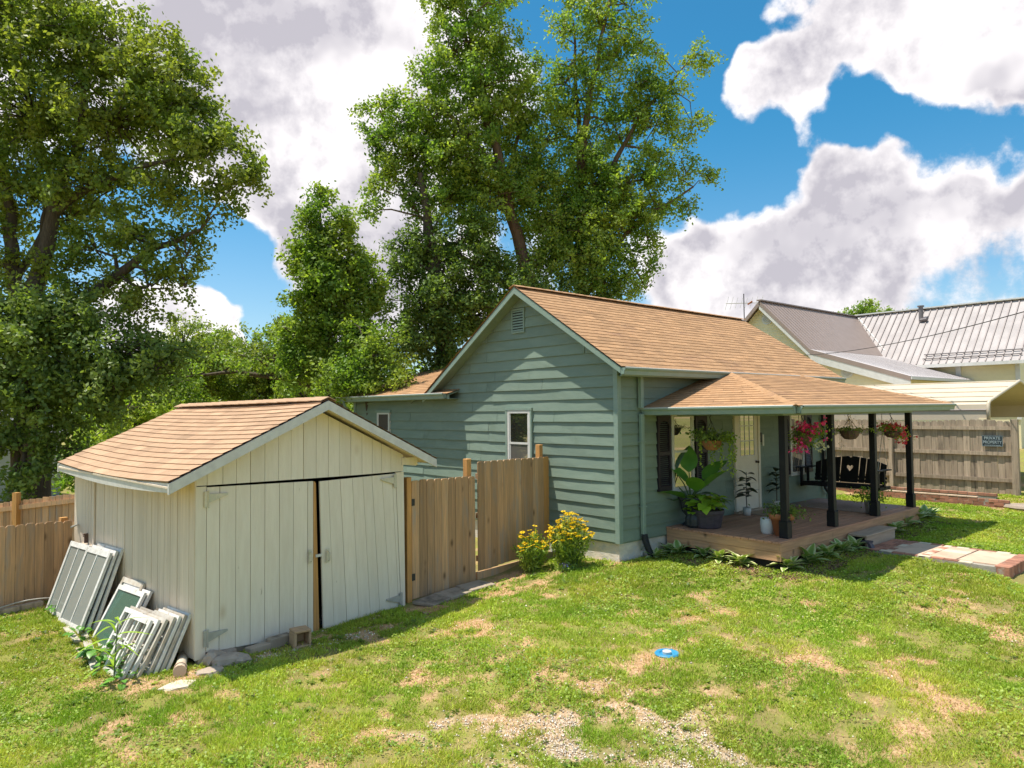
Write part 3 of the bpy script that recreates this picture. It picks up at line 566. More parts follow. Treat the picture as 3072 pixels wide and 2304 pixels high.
for a, b in zip(lb[:-1], lb[1:]): quadboard(LD, 'board', a+.0035, b-.0035, a+.0035, b-.0035, zt1, zb1, 'shed_paint')
tl = [1.66, 1.80, 1.99, 2.19, 2.37, 2.53, 2.71, 2.90, 2.965]; bl = [1.72, 1.89, 2.10, 2.30, 2.50, 2.67, 2.86, 3.02, 3.06]
zt2 = lambda u: 1.676+.006*(u-1.66)/1.3; zb2 = lambda u: -.285+.0*u
m = MB(); m.box(1.80, 2.94, .024, .045, .2, 1.6); RD = m.build('door', 'shed_paint', SH, label='right shed door, hanging crooked with a gap')
for i in range(8): quadboard(RD, 'board', tl[i]+.003, tl[i+1]-.003, bl[i]+.003, bl[i+1]-.003, zt2, zb2, 'shed_paint')
quadboard(SH, 'jamb_board', 2.97, SW, 3.066, SW+.02, gl, lambda u: -.27, 'shed_paint')
quadboard(SH, 'door_stop', 1.571, 1.595, 1.571, 1.61, lambda u: 1.68, lambda u: -.27, 'gold_wood', .05, .0); quadboard(SH, 'door_stop', 1.60, 1.615, 1.615, 1.668, lambda u: 1.66, lambda u: -.29, 'gold_wood', .06, .012)
m = MB(); m.box(1.60, 1.69, -.012, .0, .70, .735); m.build('latch', 'white_paint', RD)
# strap hinges and handles
def hinge(par, x, z, s, mat):
    m = MB(); d = -.032; m.prism([(x-s*.005, d, z-.09), (x-s*.045, d, z-.09), (x-s*.045, d, z+.09), (x-s*.005, d, z+.09)], (0, .022, 0)); m.prism([(x, d, z-.045), (x+s*.24, d, z+.03), (x+s*.24, d, z+.05), (x, d, z+.06)], (0, .022, 0)); m.tube([(x, d-.003, z-.10), (x, d-.003, z+.10)], .009, 6); m.build('hinge', mat, par)
hinge(LD, .14, 1.60, 1, 'hinge_green'); hinge(LD, .14, .03, 1, 'metal_grey'); hinge(RD, 2.92, 1.58, -1, 'hinge_green'); hinge(RD, 3.02, -.13, -1, 'metal_grey')
for par, x, z in ((LD, 1.50, .73), (RD, 1.77, .70)):
    m = MB(); m.box(x-.022, x+.022, -.035, -.028, z-.09, z+.09); m.tube([(x, -.03, z-.07), (x, -.075, z-.05), (x, -.08, z), (x, -.075, z+.05), (x, -.03, z+.07)], .008, 6); m.build('handle', 'hinge_green', par)
# side boards
y = 0.
while y < SL-.02:
    b = min(SL, y+random.choice((.075, .09, .10, .13, .16))); d = random.uniform(-.003, .003); m = MB(); m.box(-.004+d, .018+d, y+.002, b-.003, -.17+random.uniform(-.02, .01), 1.84); m.build('side_board', 'shed_side', SH); y = b
m = MB(); m.box(-.026, -.008, 2.78, 2.83, .0, 1.80); m.build('batten', 'shed_side', SH)
m = MB(); m.box(-.05, -.01, 3.02, 3.05, .80, .93); m.tube([(-.05, 3.03, .92), (-.08, 3.0, .93), (-.085, 2.96, .90)], .008, 6); m.build('bracket', 'rust', SH); m = MB(); m.tube([(-.02, 3.38, 1.02), (-.12, 3.32, 1.0)], .016, 6); m.build('peg', 'metal_grey', SH)
m = MB(); m.box(.05, .15, .0, .08, -.40, -.17); m.build('corner_post', 'shed_side', SH)
# roof
E0, E1, E2, E3 = (-.43, -.29, 1.855), (-.20, 3.62, 1.90), (APX, -.29, 2.745), (APX, 3.64, 2.70)
courses(SH, E0, E1, E2, E3, 17, 'shed_shingle', sag=.055, lift=.013, rag=.004)
G0, G1 = (3.52, -.29, 1.88), (3.50, 3.62, 1.90); courses(SH, G0, G1, E2, E3, 17, 'shed_shingle', lift=.013)
m = MB(); lo2 = lambda q: (q[0], q[1]+(.03 if q[1] < 1 else -.03), q[2]-.075)
for q in ((E0, E1, E3, E2), (G0, G1, E3, E2)): m.prism([lo2(p_) for p_ in q], (0, 0, .02))
m.build('roof_deck', 'shed_side', SH)
def rake(a, b, y, h_=.115, th=.03, nm='rake_board'):
    m = MB(); m.prism([(a[0], y, a[1]), (b[0], y, b[1]), (b[0], y, b[1]-h_), (a[0], y, a[1]-h_)], (0, th, 0)); return m.build(nm, 'white_paint', SH)
rake((-.43, 1.835), (APX, 2.728), -.288); rake((APX, 2.728), (3.52, 1.865), -.288); rake((-.20, 1.88), (APX, 2.685), 3.60); rake((APX, 2.685), (3.50, 1.88), 3.60)
m = MB(); n_ = 10
for i in range(n_):
    a, b = i/n_, (i+1)/n_; P = lambda s: Vector(E0).lerp(Vector(E1), s)+Vector((.012, 0, -.012-.055*math.sin(math.pi*s)))
    pa, pb = P(a), P(b); m.prism([pa, pb, pb-Vector((0, 0, .105)), pa-Vector((0, 0, .105))], (.026, 0, 0))
m.build('eave_fascia', 'white_paint', SH)
m = MB(); m.box(3.08, 3.38, -.02, .02, 1.80, 1.90); m.prism([(SW+.01, .0, 1.80), (SW+.01, .0, 1.92), (3.42, .0, 1.79), (3.36, .0, 1.77)], (0, .04, 0)); m.build('lookout', 'shed_paint', SH)
caps(SH, (APX, -.29, 2.755), (APX, 3.64, 2.715), 16, 'shed_shingle', .12)

# ------------------------------------------------------------------ fences
def picket_mesh(w_, h_, th=.018, ear=.022):
    m = MB(); m.prism([(-w_/2, 0, 0), (w_/2, 0, 0), (w_/2, 0, h_-ear), (w_/2-ear, 0, h_), (-w_/2+ear, 0, h_), (-w_/2, 0, h_-ear)], (0, th, 0)); return m
FA = math.atan2(1.67-shp(SW, 0).y, -shp(SW, 0).x)
FO = Vector((0, 1.67, 0)); fu = Vector((math.cos(SA), math.sin(SA), 0))
def fpt(s, z=0., off=0.): return FO+fu*s+SN*off+Vector((0, 0, z))
GT = thing('garden_gate', 'brown picket gate hung beside the shed, lower than its neighbour panel', 'gate', fpt(-3.46), SA)
pw = 1.40/9
for i in range(9): zt = 1.545-.035*i/8+random.uniform(-.006, .006); zb = -.215+random.uniform(-.01, .01); picket_mesh(pw-.007, zt-zb).build('picket', 'new_wood', GT, loc=(pw*(i+.5), random.uniform(-.003, .003), zb))
for z in (.1, .75, 1.3): m = MB(); m.box(.02, 1.38, .022, .06, z, z+.09); m.build('rail', 'new_wood', GT)
for z in (.11, 1.22): m = MB(); m.box(-.07, .05, -.012, -.002, z-.05, z+.05); m.tube([(-.02, -.014, z-.05), (-.02, -.014, z+.05)], .008, 6); m.build('hinge', 'pipe_black', GT)
FP = thing('picket_fence', 'tall brown dog-eared picket fence panel against the green house wall', 'fence', fpt(-1.99), SA)
pw = 1.97/12
for i in range(12):
    zt = 1.735-.02*i/11+random.uniform(-.006, .006); zb = -.06+.05*i/11+random.uniform(-.01, .01); picket_mesh(pw-.004, zt-zb).build('picket', 'gold_wood' if i == 11 else 'new_wood', FP, loc=(pw*(i+.5), random.uniform(-.003, .003), zb))
for z in (.1, .8, 1.45): m = MB(); m.box(.0, 1.96, .022, .06, z, z+.09); m.build('rail', 'new_wood', FP)
m = MB(); m.box(-.03, 1.9, .0, .04, -.20, -.075); m.build('kick_board', 'new_wood', FP)
def fence_post(s, zt, w_, label, mat='gold_wood', off=.11):
    o = MB().box(-w_/2, w_/2, -w_/2, w_/2, -.45, zt).build('fence_post', mat, None, bevel=.006, loc=fpt(s, 0, off), rot=(0, 0, SA)); return tag(o, label, 'post', 'posts of the picket fence')
fence_post(-3.53, 1.60, .09, 'golden gate post squeezed between the shed and the gate', off=.02)
fence_post(-2.13, 1.79, .10, 'fence post rising where the low gate meets the tall panel')
fence_post(-.17, 1.94, .10, 'tallest fence post, standing against the green house wall')
# left picket fence beyond the shed
LF = thing('picket_fence', 'brown picket fence to the left of the shed, behind the leaning windows', 'fence', shp(0.0, 3.60), SA)
x = -.01
while x > -3.0:
    zt = 1.065+.02*abs(x)+random.uniform(-.008, .008); picket_mesh(.112, zt+.06).build('picket', 'new_wood', LF, loc=(x-.057, random.uniform(-.004, .004), -.06)); x -= .1165
for z in (.15, .85): m = MB(); m.box(-3.0, 0, .022, .06, z, z+.09); m.build('rail', 'new_wood', LF)
tag(MB().box(-.045, .045, -.045, .045, -.5, 1.10).build('fence_post', 'gold_wood', loc=shp(-.09, 3.71), rot=(0, 0, SA)), 'post cap showing above the left picket fence beside the shed', 'post', 'posts of the picket fence')
m = MB(); a, b = shp(-3.2, 3.2), shp(-.42, 3.46); a.z, b.z = T(a.x, a.y)+.03, T(b.x, b.y)+.03; m.beam(a, b, .10, .09); tag(m.build('landscape_timber', 'old_wood', bevel=.01), 'grey timber laid on the lawn along the foot of the left fence', 'timber')
m = MB(); m.tube([shp(-.35+.0*i-.14*i, 3.36-.03*math.sin(i*1.2), T(-7.3, 4)+.10+.03*math.sin(i*.9)) for i in range(9)], .008, 5); tag(m.build('garden_wire', 'wire_pale'), 'loose pale wire lying along the left fence foot', 'wire')
# far fence behind the shed
RF = thing('rear_fence', 'reddish brown plank fence with rails in shade below the big oak', 'fence', (0, 0, 0))
a, b = at(-160, 1530, 14.0), at(330, 1468, 13.2); d = (b-a); L = Vector((d.x, d.y, 0)).length; ang = math.atan2(d.y, d.x); n_ = int(L/.145)
for i in range(n_): q = a+d*((i+.5)/n_); picket_mesh(.140, 1.6, ear=.0).build('picket', 'new_wood', RF, loc=(q.x, q.y, q.z-1.6+random.uniform(-.008, .008)), rot=(0, 0, ang))
for z in (-.12, -.56, -1.2): m = MB(); m.beam(a+Vector((0, -.03, z)), b+Vector((0, -.03, z)), .04, .085); m.build('rail', 'new_wood', RF)
q = a+d*((55+160)/490); m = MB(); m.box(-.05, .05, -.05, .05, -1.8, .17); tag(m.build('fence_post', 'gold_wood', loc=(q.x, q.y-.07, q.z), rot=(0, 0, ang)), 'thick post standing above the shaded rear plank fence', 'post', 'posts of the picket fence')

# grey privacy fence on the right, rails towards us
PF = thing('privacy_fence', 'weathered grey board privacy fence with three rails behind the porch', 'fence', (11.45, 0, 0))
y = -2.80; i = 0
while y < 6.2:
    z0 = T(11.4, y)-.03; pwid = .148; zt = 2.21+.02*math.sin(y*2.3)+random.uniform(-.015, .015); m = picket_mesh(pwid-.004, zt-z0, ear=.03); m.build('picket', 'old_wood', PF, loc=(.010*(i % 2)+random.uniform(-.003, .003), y+pwid/2, z0), rot=(0, 0, R(90))); y += pwid; i += 1
for y0, y1 in ((-2.82, -.05), (.0, 2.95), (3.0, 6.2)):
    for z in (.74, 1.39, 2.02): m = MB(); m.box(-.062, -.022, y0, y1, z-.045, z+.045); m.build('rail', 'old_wood', PF)
for y, w_, zt, lb_ in ((-2.90, .14, 2.24, 'stout grey end post of the privacy fence beside the sign'), (-.03, .09, 2.20, 'grey privacy fence post behind the rightmost porch post'), (2.97, .09, 2.2, 'grey privacy fence post seen behind the porch swing')):
    tag(MB().box(-w_/2, w_/2, -w_/2, w_/2, .1, zt).build('fence_post', 'old_wood', loc=(11.37, y, 0)), lb_, 'post', 'posts of the privacy fence')
SG = thing('warning_sign', 'small dark sign reading PRIVATE PROPERTY on the grey fence', 'sign', (11.375, -2.42, 1.70)); SG.scale = (1, .86, .9)
m = MB(); m.box(0, .012, -.26, .26, -.15, .15); m.build('plate', 'sign_plate', SG); 
m = MB(); 
for q in ((-.255, .255, .137, .145), (-.255, .255, -.145, -.137), (-.255, -.247, -.137, .137), (.247, .255, -.137, .137)): m.box(-.003, -.001, *q)
m.build('border', 'sign_letter', SG)
def text(s, size, par, loc, rot, mat, name='lettering', ex=.002, sx=1.):
    cu = bpy.data.curves.new(name, 'FONT'); cu.body = s; cu.size = size; cu.align_x = 'CENTER'; cu.align_y = 'CENTER'; cu.extrude = ex; cu.offset = .0015
    tmp = bpy.data.objects.new(name, cu); COL.objects.link(tmp); dg = bpy.context.evaluated_depsgraph_get(); me = bpy.data.meshes.new_from_object(tmp.evaluated_get(dg)); bpy.data.objects.remove(tmp); bpy.data.curves.remove(cu)
    me.materials.clear(); me.materials.append(MATS[mat]); return link(name, me, par, loc, rot, (sx, 1, 1))
text('PRIVATE', .115, SG, (-.004, 0, .075), (R(90), 0, R(-90)), 'sign_letter', sx=.95); text('PROPERTY', .115, SG, (-.004, 0, -.035), (R(90), 0, R(-90)), 'sign_letter', sx=.86)
text('KEEP OUT', .030, SG, (-.004, 0, -.115), (R(90), 0, R(-90)), 'sign_letter') if False else None
m = MB(); 
for k in range(9): m.box(-.003, -.001, -.20+k*.045, -.165+k*.045, -.122, -.108)
m.build('small_print', 'sign_letter', SG)

# ------------------------------------------------------------------ neighbour house (yellow siding, metal roofs)
NH = thing('yellow_house', 'pale yellow neighbour house with brown and silver metal roofs', 'house')
GX = 19.2; pk = (8.05, 7.22); kn = (5.86, 4.96); le = (2.15, 3.72)
def nclip(z):
    if z < 3.55: return (2.4, 13.6)
    yr = le[0]+(z-le[1])*(kn[0]-le[0])/(kn[1]-le[1]) if z < kn[1] else kn[0]+(z-kn[1])*(pk[0]-kn[0])/(pk[1]-kn[1])
    return (max(2.4, yr+.12), 2*pk[0]-max(2.4, yr if z > kn[1] else kn[0]-(kn[1]-z)*.97)-.12)
m = MB(); m.box(GX+.03, 30, 2.45, 13.5, .3, 3.6); m.box(26.0, 33, .45, 12, .3, 4.4); m.prism([(GX+.03, 2.5, 3.6), (GX+.03, 5.86, 4.85), (GX+.03, 8.05, 7.1), (GX+.03, 10.2, 4.9), (GX+.03, 13.4, 3.6)], (8.5, 0, 0)); m.build('wall', 'yellow_siding', NH)
for i in range(52):
    z0 = .7+i*.125
    if z0 > 7.0: break
    if z0 < 2.2: continue
    lap_board(NH, (GX, 0, 0), (0, 1, 0), (-1, 0, 0), 2.4, 13.6, z0, z0+.125, 'yellow_siding', butt=.016, clip=nclip, wav=0)
for i in range(14): lap_board(NH, (26.0, 0, 0), (0, 1, 0), (-1, 0, 0), .42, 5, 2.6+i*.125, 2.6+(i+1)*.125, 'yellow_siding', butt=.016, wav=0)
def slab_roof(par, pts, th, mat, nm): m = MB(); m.prism(pts, (0, 0, -th)); return m.build(nm, mat, par)
BR = slab_roof(NH, [(GX-.3, pk[0], pk[1]), (28.7, pk[0], pk[1]+.05), (28.7, kn[0], kn[1]+.05), (GX-.3, kn[0], kn[1])], .05, 'brown_metal', 'brown_roof')
slab_roof(NH, [(GX-.3, pk[0], pk[1]), (28.7, pk[0], pk[1]), (28.7, 11.6, 3.7), (GX-.3, 11.6, 3.7)], .05, 'brown_metal', 'brown_roof')
for i in range(30): x = GX-.1+i*.31; m = MB(); m.beam((x, pk[0]-.02, pk[1]+.012), (x, kn[0], kn[1]+.010), .025, .008); m.build('roof_rib', 'brown_metal', BR)
m = MB(); m.beam((GX-.33, pk[0], pk[1]+.02), (28.7, pk[0], pk[1]+.07), .22, .05); m.build('ridge_cap', 'brown_metal', NH)
for P in (((GX-.31, pk[0]+.02, pk[1]), (GX-.31, kn[0], kn[1])), ((GX-.31, kn[0], kn[1]), (GX-.31, le[0]-.05, le[1]-.02)), ((GX-.31, pk[0]-.02, pk[1]), (GX-.31, 11.6, 3.7))):
    a, b = Vector(P[0]), Vector(P[1]); m = MB(); m.prism([a, b, b-Vector((0, 0, .17)), a-Vector((0, 0, .19))], (.04, 0, 0)); m.build('rake_board', 'brown_metal', NH)
    if P[1][1] < kn[0]+.5: m = MB(); o_ = Vector((.012, 0, -.17)); dd = .2 if P[1][1] > 4 else .32; m.prism([a+o_, b+o_, b+o_-Vector((0, 0, dd*.9)), a+o_-Vector((0, 0, dd))], (.03, 0, 0)); m.build('frieze_board', 'white_vinyl', NH)
LR = slab_roof(NH, [(GX-.3, kn[0], kn[1]), (26.6, kn[0], kn[1]+.02), (26.2, le[0]-.05, le[1]), (GX-.3, le[0]-.05, le[1]-.01)], .04, 'pale_metal', 'low_silver_roof')
for i in range(24): x = GX-.1+i*.29; m = MB(); m.beam((x, kn[0]-.02, kn[1]+.012), (x, le[0]-.04, le[1]+.014), .03, .006); m.build('roof_rib', 'seam_dark', LR)
m = MB(); m.box(GX-.3, 26.2, le[0]-.10, le[0]-.06, le[1]-.14, le[1]-.04); m.build('gutter', 'white_vinyl', NH)
SR = slab_roof(NH, [(25.55, -.02, 4.45), (25.55, 9, 4.45), (28.62, 9, 7.32), (28.62, -.02, 7.32)], .05, 'silver_metal', 'silver_roof')
slab_roof(NH, [(31.7, -.02, 4.45), (31.7, 9, 4.45), (28.62, 9, 7.32), (28.62, -.02, 7.32)], .05, 'silver_metal', 'silver_roof')
for i in range(30): y = .02+i*.3; m = MB(); m.beam((25.56, y, 4.475), (28.60, y, 7.335), .05, .045, up=(0, 1, 0)); m.build('roof_rib', 'seam_dark', SR)
m = MB(); m.beam((28.62, -.05, 7.36), (28.62, 8.1, 7.36), .35, .06); m.build('ridge_cap', 'white_vinyl', NH)
m = MB(); m.box(25.40, 25.54, -.05, 5.0, 4.30, 4.44); m.build('gutter', 'white_vinyl', NH); m = MB(); m.box(25.9, 26.0, 2.55, 2.75, 2.6, 4.3); m.build('downspout', 'white_vinyl', NH); m = MB(); m.box(25.94, 26.0, .40, .56, 2.0, 4.4); m.build('corner_board', 'white_vinyl', NH)
for k, zz in enumerate((4.66, 4.86)): m = MB(); m.beam((25.74+.2*k, .25, zz+.06), (25.74+.2*k, 4.0, zz+.06), .04, .04); m.build('snow_guard', 'seam_dark', NH)
m = MB(); m.beam((28.62, pk[0]-.0, 7.34), (26.45, kn[0]+.0, 5.27), .12, .02); m.build('valley_flashing', 'white_vinyl', NH)
m = MB(); m.tube([(27.9, 4.75, 6.6), (27.9, 4.75, 7.35)], .10, 10); m.tube([(27.9, 4.75, 7.36), (27.9, 4.75, 7.42)], .15, 10); m.tube([(27.85, 4.75, 6.72), (27.8, 4.45, 6.74)], .09, 8); m.build('roof_flue', 'seam_dark', NH)
for (yy, zz, rr) in ((7.86, 6.42, .17), (4.50, 3.98, .17)):
    m = MB(); m.tube([(GX-.045, yy, zz), (GX-.012, yy, zz)], rr*1.45, 18); q = m.build('round_vent', 'white_vinyl', NH); m = MB(); m.tube([(GX-.049, yy, zz), (GX-.046, yy, zz)], rr, 18); m.build('vent_backing', 'metal_grey', q)
    for k in range(6): h_ = (k-2.5)*rr*.3; hw = math.sqrt(max(.001, rr*rr-h_*h_)); m = MB(); m.box(GX-.062, GX-.05, yy-hw, yy+hw, zz+h_-.016, zz+h_+.016); m.build('slat', 'white_vinyl', q)
AN = thing('tv_antenna', 'rooftop television antenna on a mast at the yellow gable', 'antenna', (GX-.1, 8.9, 5.6))
m = MB(); m.tube([(0, 0, 0), (0, 0, 2.05)], .022, 6); m.build('mast', 'wire_dark', AN); m = MB(); m.tube([(0, .9, 1.72), (0, -.85, 1.55)], .016, 5); m.build('boom', 'metal_grey', AN)
for k in range(8): y = .85-k*.24; h_ = .22+.03*abs(k-3.5); m = MB(); m.tube([(-h_*.5, y, 1.64+.1*y-h_), (h_*.5, y, 1.64+.1*y+h_)], .009, 4); m.build('element', 'metal_grey', AN)
m = MB(); m.tube([(-.02, -.2, 1.55), (-.03, -.42, 1.66)], .035, 5); m.build('balun', 'orange', AN)
# carport
CPT = thing('metal_carport', 'beige ribbed metal carport behind the grey fence', 'carport')
prof = [(12.62, 2.20), (12.62, 2.46), (12.64, 2.62), (12.74, 2.70), (13.4, 2.835), (14.1, 2.98), (14.8, 3.12), (15.6, 3.29), (16.4, 3.12), (17.2, 2.95), (18.0, 2.78), (18.4, 2.6), (18.4, 2.2)]
for (x0, z0), (x1, z1) in zip(prof[:-1], prof[1:]):
    m = MB(); m.prism([(x0, -2.0, z0), (x1, -2.0, z1), (x1+.001, -2.0, z1-.02), (x0+.001, -2.0, z0-.02)] if abs(x1-x0) > .05 else [(x0, -2.0, z0), (x1, -2.0, z1), (x1+.02, -2.0, z1), (x0+.02, -2.0, z0)], (0, 6.5, 0)); m.build('roof_panel', 'beige_metal', CPT)
for k in (1, 3, 4, 5, 6, 7): m = MB(); m.tube([(prof[k][0]-.012, -1.98, prof[k][1]+.012), (prof[k][0]-.012, 4.5, prof[k][1]+.012)], .020, 5); m.build('panel_rib', 'beige_metal' if k != 1 else 'seam_dark', CPT)
m = MB(); m.tube([(x-.02, -2.03, z+.01) for x, z in prof], .045, 6); m.build('end_trim', 'beige_metal', CPT, smooth=True)
for x, y in ((12.70, -1.9), (12.70, 4.4), (18.3, -1.9), (18.3, 4.4)): m = MB(); m.box(x-.04, x+.04, y-.04, y+.04, .2, 2.25); m.build('leg', 'beige_metal', CPT)
m = MB(); m.box(12.6, 12.9, -2.03, -1.8, 2.06, 2.24); m.build('bracket', 'yellow_siding', CPT)
# wires
def cable(name, a, b, sag, r_, label, mat='wire_dark'):
    a, b = Vector(a), Vector(b); m = MB(); m.tube([a.lerp(b, i/24)-Vector((0, 0, sag*4*(i/24)*(1-i/24))) for i in range(25)], r_, 5); return tag(m.build(name, mat), label, 'wire')
cable('service_wire', (GX-.1, 6.2, 4.75), at(3300, 868, 13.5), .25, .012, 'dark service wire strung across the silver metal roof')
cable('utility_wire', at(380, 1295, 30), at(720, 1205, 30), .1, .02, 'pale utility wire among the trees behind the shed', 'wire_pale')

# ------------------------------------------------------------------ helpers for plants and the yard
def gp(px, py, dz=0.):      # where the line of sight through a photo pixel meets the ground
    d = at(px, py, 1)-CAM; k = 5.
    for _ in range(60):
        q = CAM+d*k; e = q.z-T(q.x, q.y)-dz; k += e/max(.03, -d.z)*.6
        if abs(e) < .002: break
    return CAM+d*k
def gz(x, y, dz=0.): return Vector((x, y, T(x, y)+dz))
def unit(n): v_ = rng.normal(size=(n, 3)); return v_/np.linalg.norm(v_, axis=1, keepdims=True)
def leaves(name, P, size, mat, up=.5, width=.55, out=None, parent=None, kind=None, fold=.0, tsd=.22, axis_bias=None, tint=None):
    """many small leaves, one diamond each, at points P"""
    n = len(P); P = np.asarray(P); size = np.broadcast_to(np.asarray(size), (n,))*rng.uniform(.7, 1.25, n)
    nr = unit(n); nr[:, 2] += up
    if out is not None: nr += out
    nr /= np.linalg.norm(nr, axis=1, keepdims=True)
    ax = unit(n)
    if axis_bias is not None: ax += axis_bias
    ax -= nr*(ax*nr).sum(1, keepdims=True); ax /= np.linalg.norm(ax, axis=1, keepdims=True)+1e-9; sd = np.cross(nr, ax)
    s_ = size[:, None]; V = np.stack([P-ax*s_*.5, P+sd*s_*width*.5+nr*s_*.06, P+ax*s_*.5, P-sd*s_*width*.5+nr*s_*.06], 1)
    tn = np.clip(rng.normal(1, tsd, n), .45, 1.7) if tint is None else tint
    return link(name, npmesh(name, V.reshape(-1, 3), np.arange(n*4).reshape(-1, 4), mat, tn), parent, kind=kind)
def leaf_mesh(name, L, W, mat, droop=.35, fold=.18, n=5, base=.25, smooth=True):
    """one large leaf with midrib fold and droop, along +y, rising first"""
    V = []; F = []; rim = []
    for i in range(n+1):
        f = i/n; wd = W*.5*math.sin(math.pi*min(1, f**.75*.97+.03))**.8 if i < n else .002; y = L*f; z = -droop*L*f*f; 
        V += [(-wd, y, z+fold*wd), (0, y, z), (wd, y, z+fold*wd)]; rim += [1, 0, 1]
        if i: a = 3*(i-1); b = 3*i; F += [(a, a+1, b+1, b), (a+1, a+2, b+2, b+1)]
    me = bpy.data.meshes.new(name); me.from_pydata(V, [], F); me.materials.append(MATS[mat]); a = me.attributes.new('rim', 'FLOAT', 'POINT'); a.data.foreach_set('value', rim)
    if smooth: me.shade_smooth()
    return me

# ------------------------------------------------------------------ walkway, brick edging
WK = struct(MB().box(3.48, 4.80, -4.52, -2.56, -.15, .105).build('walkway', 'mortar'))
zt = .125
def slab(a, b, c, d, mat='slab', nm='paving_slab'): m = MB(); j = random.uniform(-.004, .004); m.box(a+.006, b-.006, c+.006, d-.006, .06, zt+j); m.build(nm, mat, WK, bevel=.006)
for i in range(6):
    for j in range(3): slab(3.48+i*.22, 3.48+(i+1)*.22, -2.66-.1*(j+1)+.10, -2.66-.1*j+.10, 'brick', 'brick')
for y0 in (-3.42, -4.52):
    y1 = y0+.56
    slab(3.60, 4.20, y0, y1); slab(4.20, 4.68, y0, y1)
for i in range(6): slab(3.48+i*.22, 3.48+(i+1)*.22, -2.98, -2.86, 'brick' if i % 3 else 'pale_stone', 'brick')
for i in range(6): slab(3.48+i*.22, 3.48+(i+1)*.22, -3.54, -3.42, 'pale_stone' if i % 2 else 'brick', 'brick')
slab(3.60, 4.15, -3.94, -3.54); slab(4.15, 4.40, -3.94, -3.54, 'pale_stone'); slab(4.40, 4.68, -3.94, -3.54)
for x0 in (3.48, 4.68):
    for i in range(9): slab(x0, x0+.12, -4.40+i*.2+(.2 if x0 < 4 else 0)-.0, -4.40+i*.2+.2+(.2 if x0 < 4 else 0), 'pale_stone' if (i % 3 == 0) else 'brick', 'brick')
m = MB(); m.box(-.045, .045, -.10, .10, 0, .25); bm_ = m.mesh('brick', 'brick')
for i in range(14): link('brick', bm_, WK, (3.53+i*.094, -4.60+random.uniform(-.006, .006), -.125+random.uniform(-.006, .004)), (0, 0, random.uniform(-.02, .02)), bevel=.008)
SWK = struct(MB().box(3.35, 9, -6.2, -4.74, -.5, -.095).build('pavement', 'concrete'))
BW = thing('brick_edging', 'low red brick garden edging wall in front of the grey fence', 'brick wall', (0, 0, 0))
m = MB(); m.box(-.05, .05, -.098, .098, 0, .062); bm2 = m.mesh('brick', 'brick')
def bwall(x, y0, y1, z0, rows, hdr=False):
    for r_ in range(rows):
        y = y0+(.1 if r_ % 2 else 0)
        while y < y1: link('brick', bm2, BW, (x+random.uniform(-.008, .008), y, z0+r_*.07+random.uniform(-.003, .003)), (0, 0, random.uniform(-.03, .03))); y += .206
    m = MB(); m.box(x-.042, x+.10, y0-.08, y1, z0-.06, z0+rows*.07-.012); m.build('mortar', 'mortar', BW)
bwall(10.15, -2.95, 3.2, .19, 3); bwall(10.75, -2.55, 3.2, .40, 1)
m = MB(); 
for i in range(26): y = -2.3+i*.215; m.box(10.10, 10.24, y-.104, y+.104, .405, .428)
m.build('cap_course', 'slab', BW)
tag(MB().lathe([(.01, 0), (.30, .0), (.34, .05), (.31, .10), (.01, .11)], 9).build('flat_rock', 'rock', loc=gz(10.2, -3.4, -.02), scale=(1.1, 1.5, 1)), 'flat brown rock past the end of the brick edging', 'rock')

# ------------------------------------------------------------------ things by the shed
def rock(px, py, sx, sy, sz, label, mat='rock', group='broken stones at the shed corner', ang=0, tilt=0):
    n = 10; m = MB(); prof = []
    for k, (r_, z) in enumerate(((.86, 0), (1, .35), (.92, .8), (.55, 1.0))):
        for j in range(n): a = 2*math.pi*j/n; q = r_*(1+.16*math.sin(j*2.3+k*.6+px)+.1*math.cos(j*4.1+py)); m.v.append((q*math.cos(a)*sx, q*math.sin(a)*sy, z*sz))
    for k in range(3):
        for j in range(n): a = k*n+j; b = k*n+(j+1) % n; m.f.append((a, b, b+n, a+n)); m.t.append(1.)
    m.f.append(tuple(range(3*n, 4*n))); m.t.append(1.)
    q = gp(px, py, .0); return tag(m.build('broken_stone' if mat == 'rock' else 'flat_stone', mat, None, loc=q-Vector((0, 0, .03)), rot=(tilt, tilt*.5, ang)), label, 'stone', group)
v_ = lambda a, b: (550+a*.2411, 1700+b*.2411)
rock(*v_(350, 1190), .17, .09, .16, 'pointed grey stone slab tilted against the shed corner', tilt=.5, ang=.6)
rock(*v_(560, 1200), .18, .12, .13, 'largest broken stone in the middle of the pile by the shed')
rock(*v_(340, 1310), .16, .11, .07, 'flat reddish stone lowest in the pile at the shed corner')
rock(*v_(710, 1190), .10, .09, .12, 'broken stone at the right end of the pile by the shed', tilt=.3)
rock(*v_(480, 1130), .15, .09, .12, 'broken stone at the back of the pile under the door')
rock(690, 2057-40, .13, .10, .05, 'small tan stone just in front of the stone pile') if False else None
rock(535, 2058, .19, .12, .06, 'pale flat stone lying alone in the grass near the shed corner', 'pale_stone', None)
def slabat(px, py, L, W, Hh, rz, label, mat='cinder', tilt=0, name='concrete_slab'):
    q = gp(px, py); m = MB(); m.box(-L/2, L/2, -W/2, W/2, 0, Hh); return tag(m.build(name, mat, None, loc=q, rot=(0, tilt, rz), bevel=.008), label, 'slab', 'slabs under the shed doors')
slabat(*v_(850, 985), .42, .12, .075, SA, 'upper long slab under the left shed door', 'paver', -.05).location.z += .07
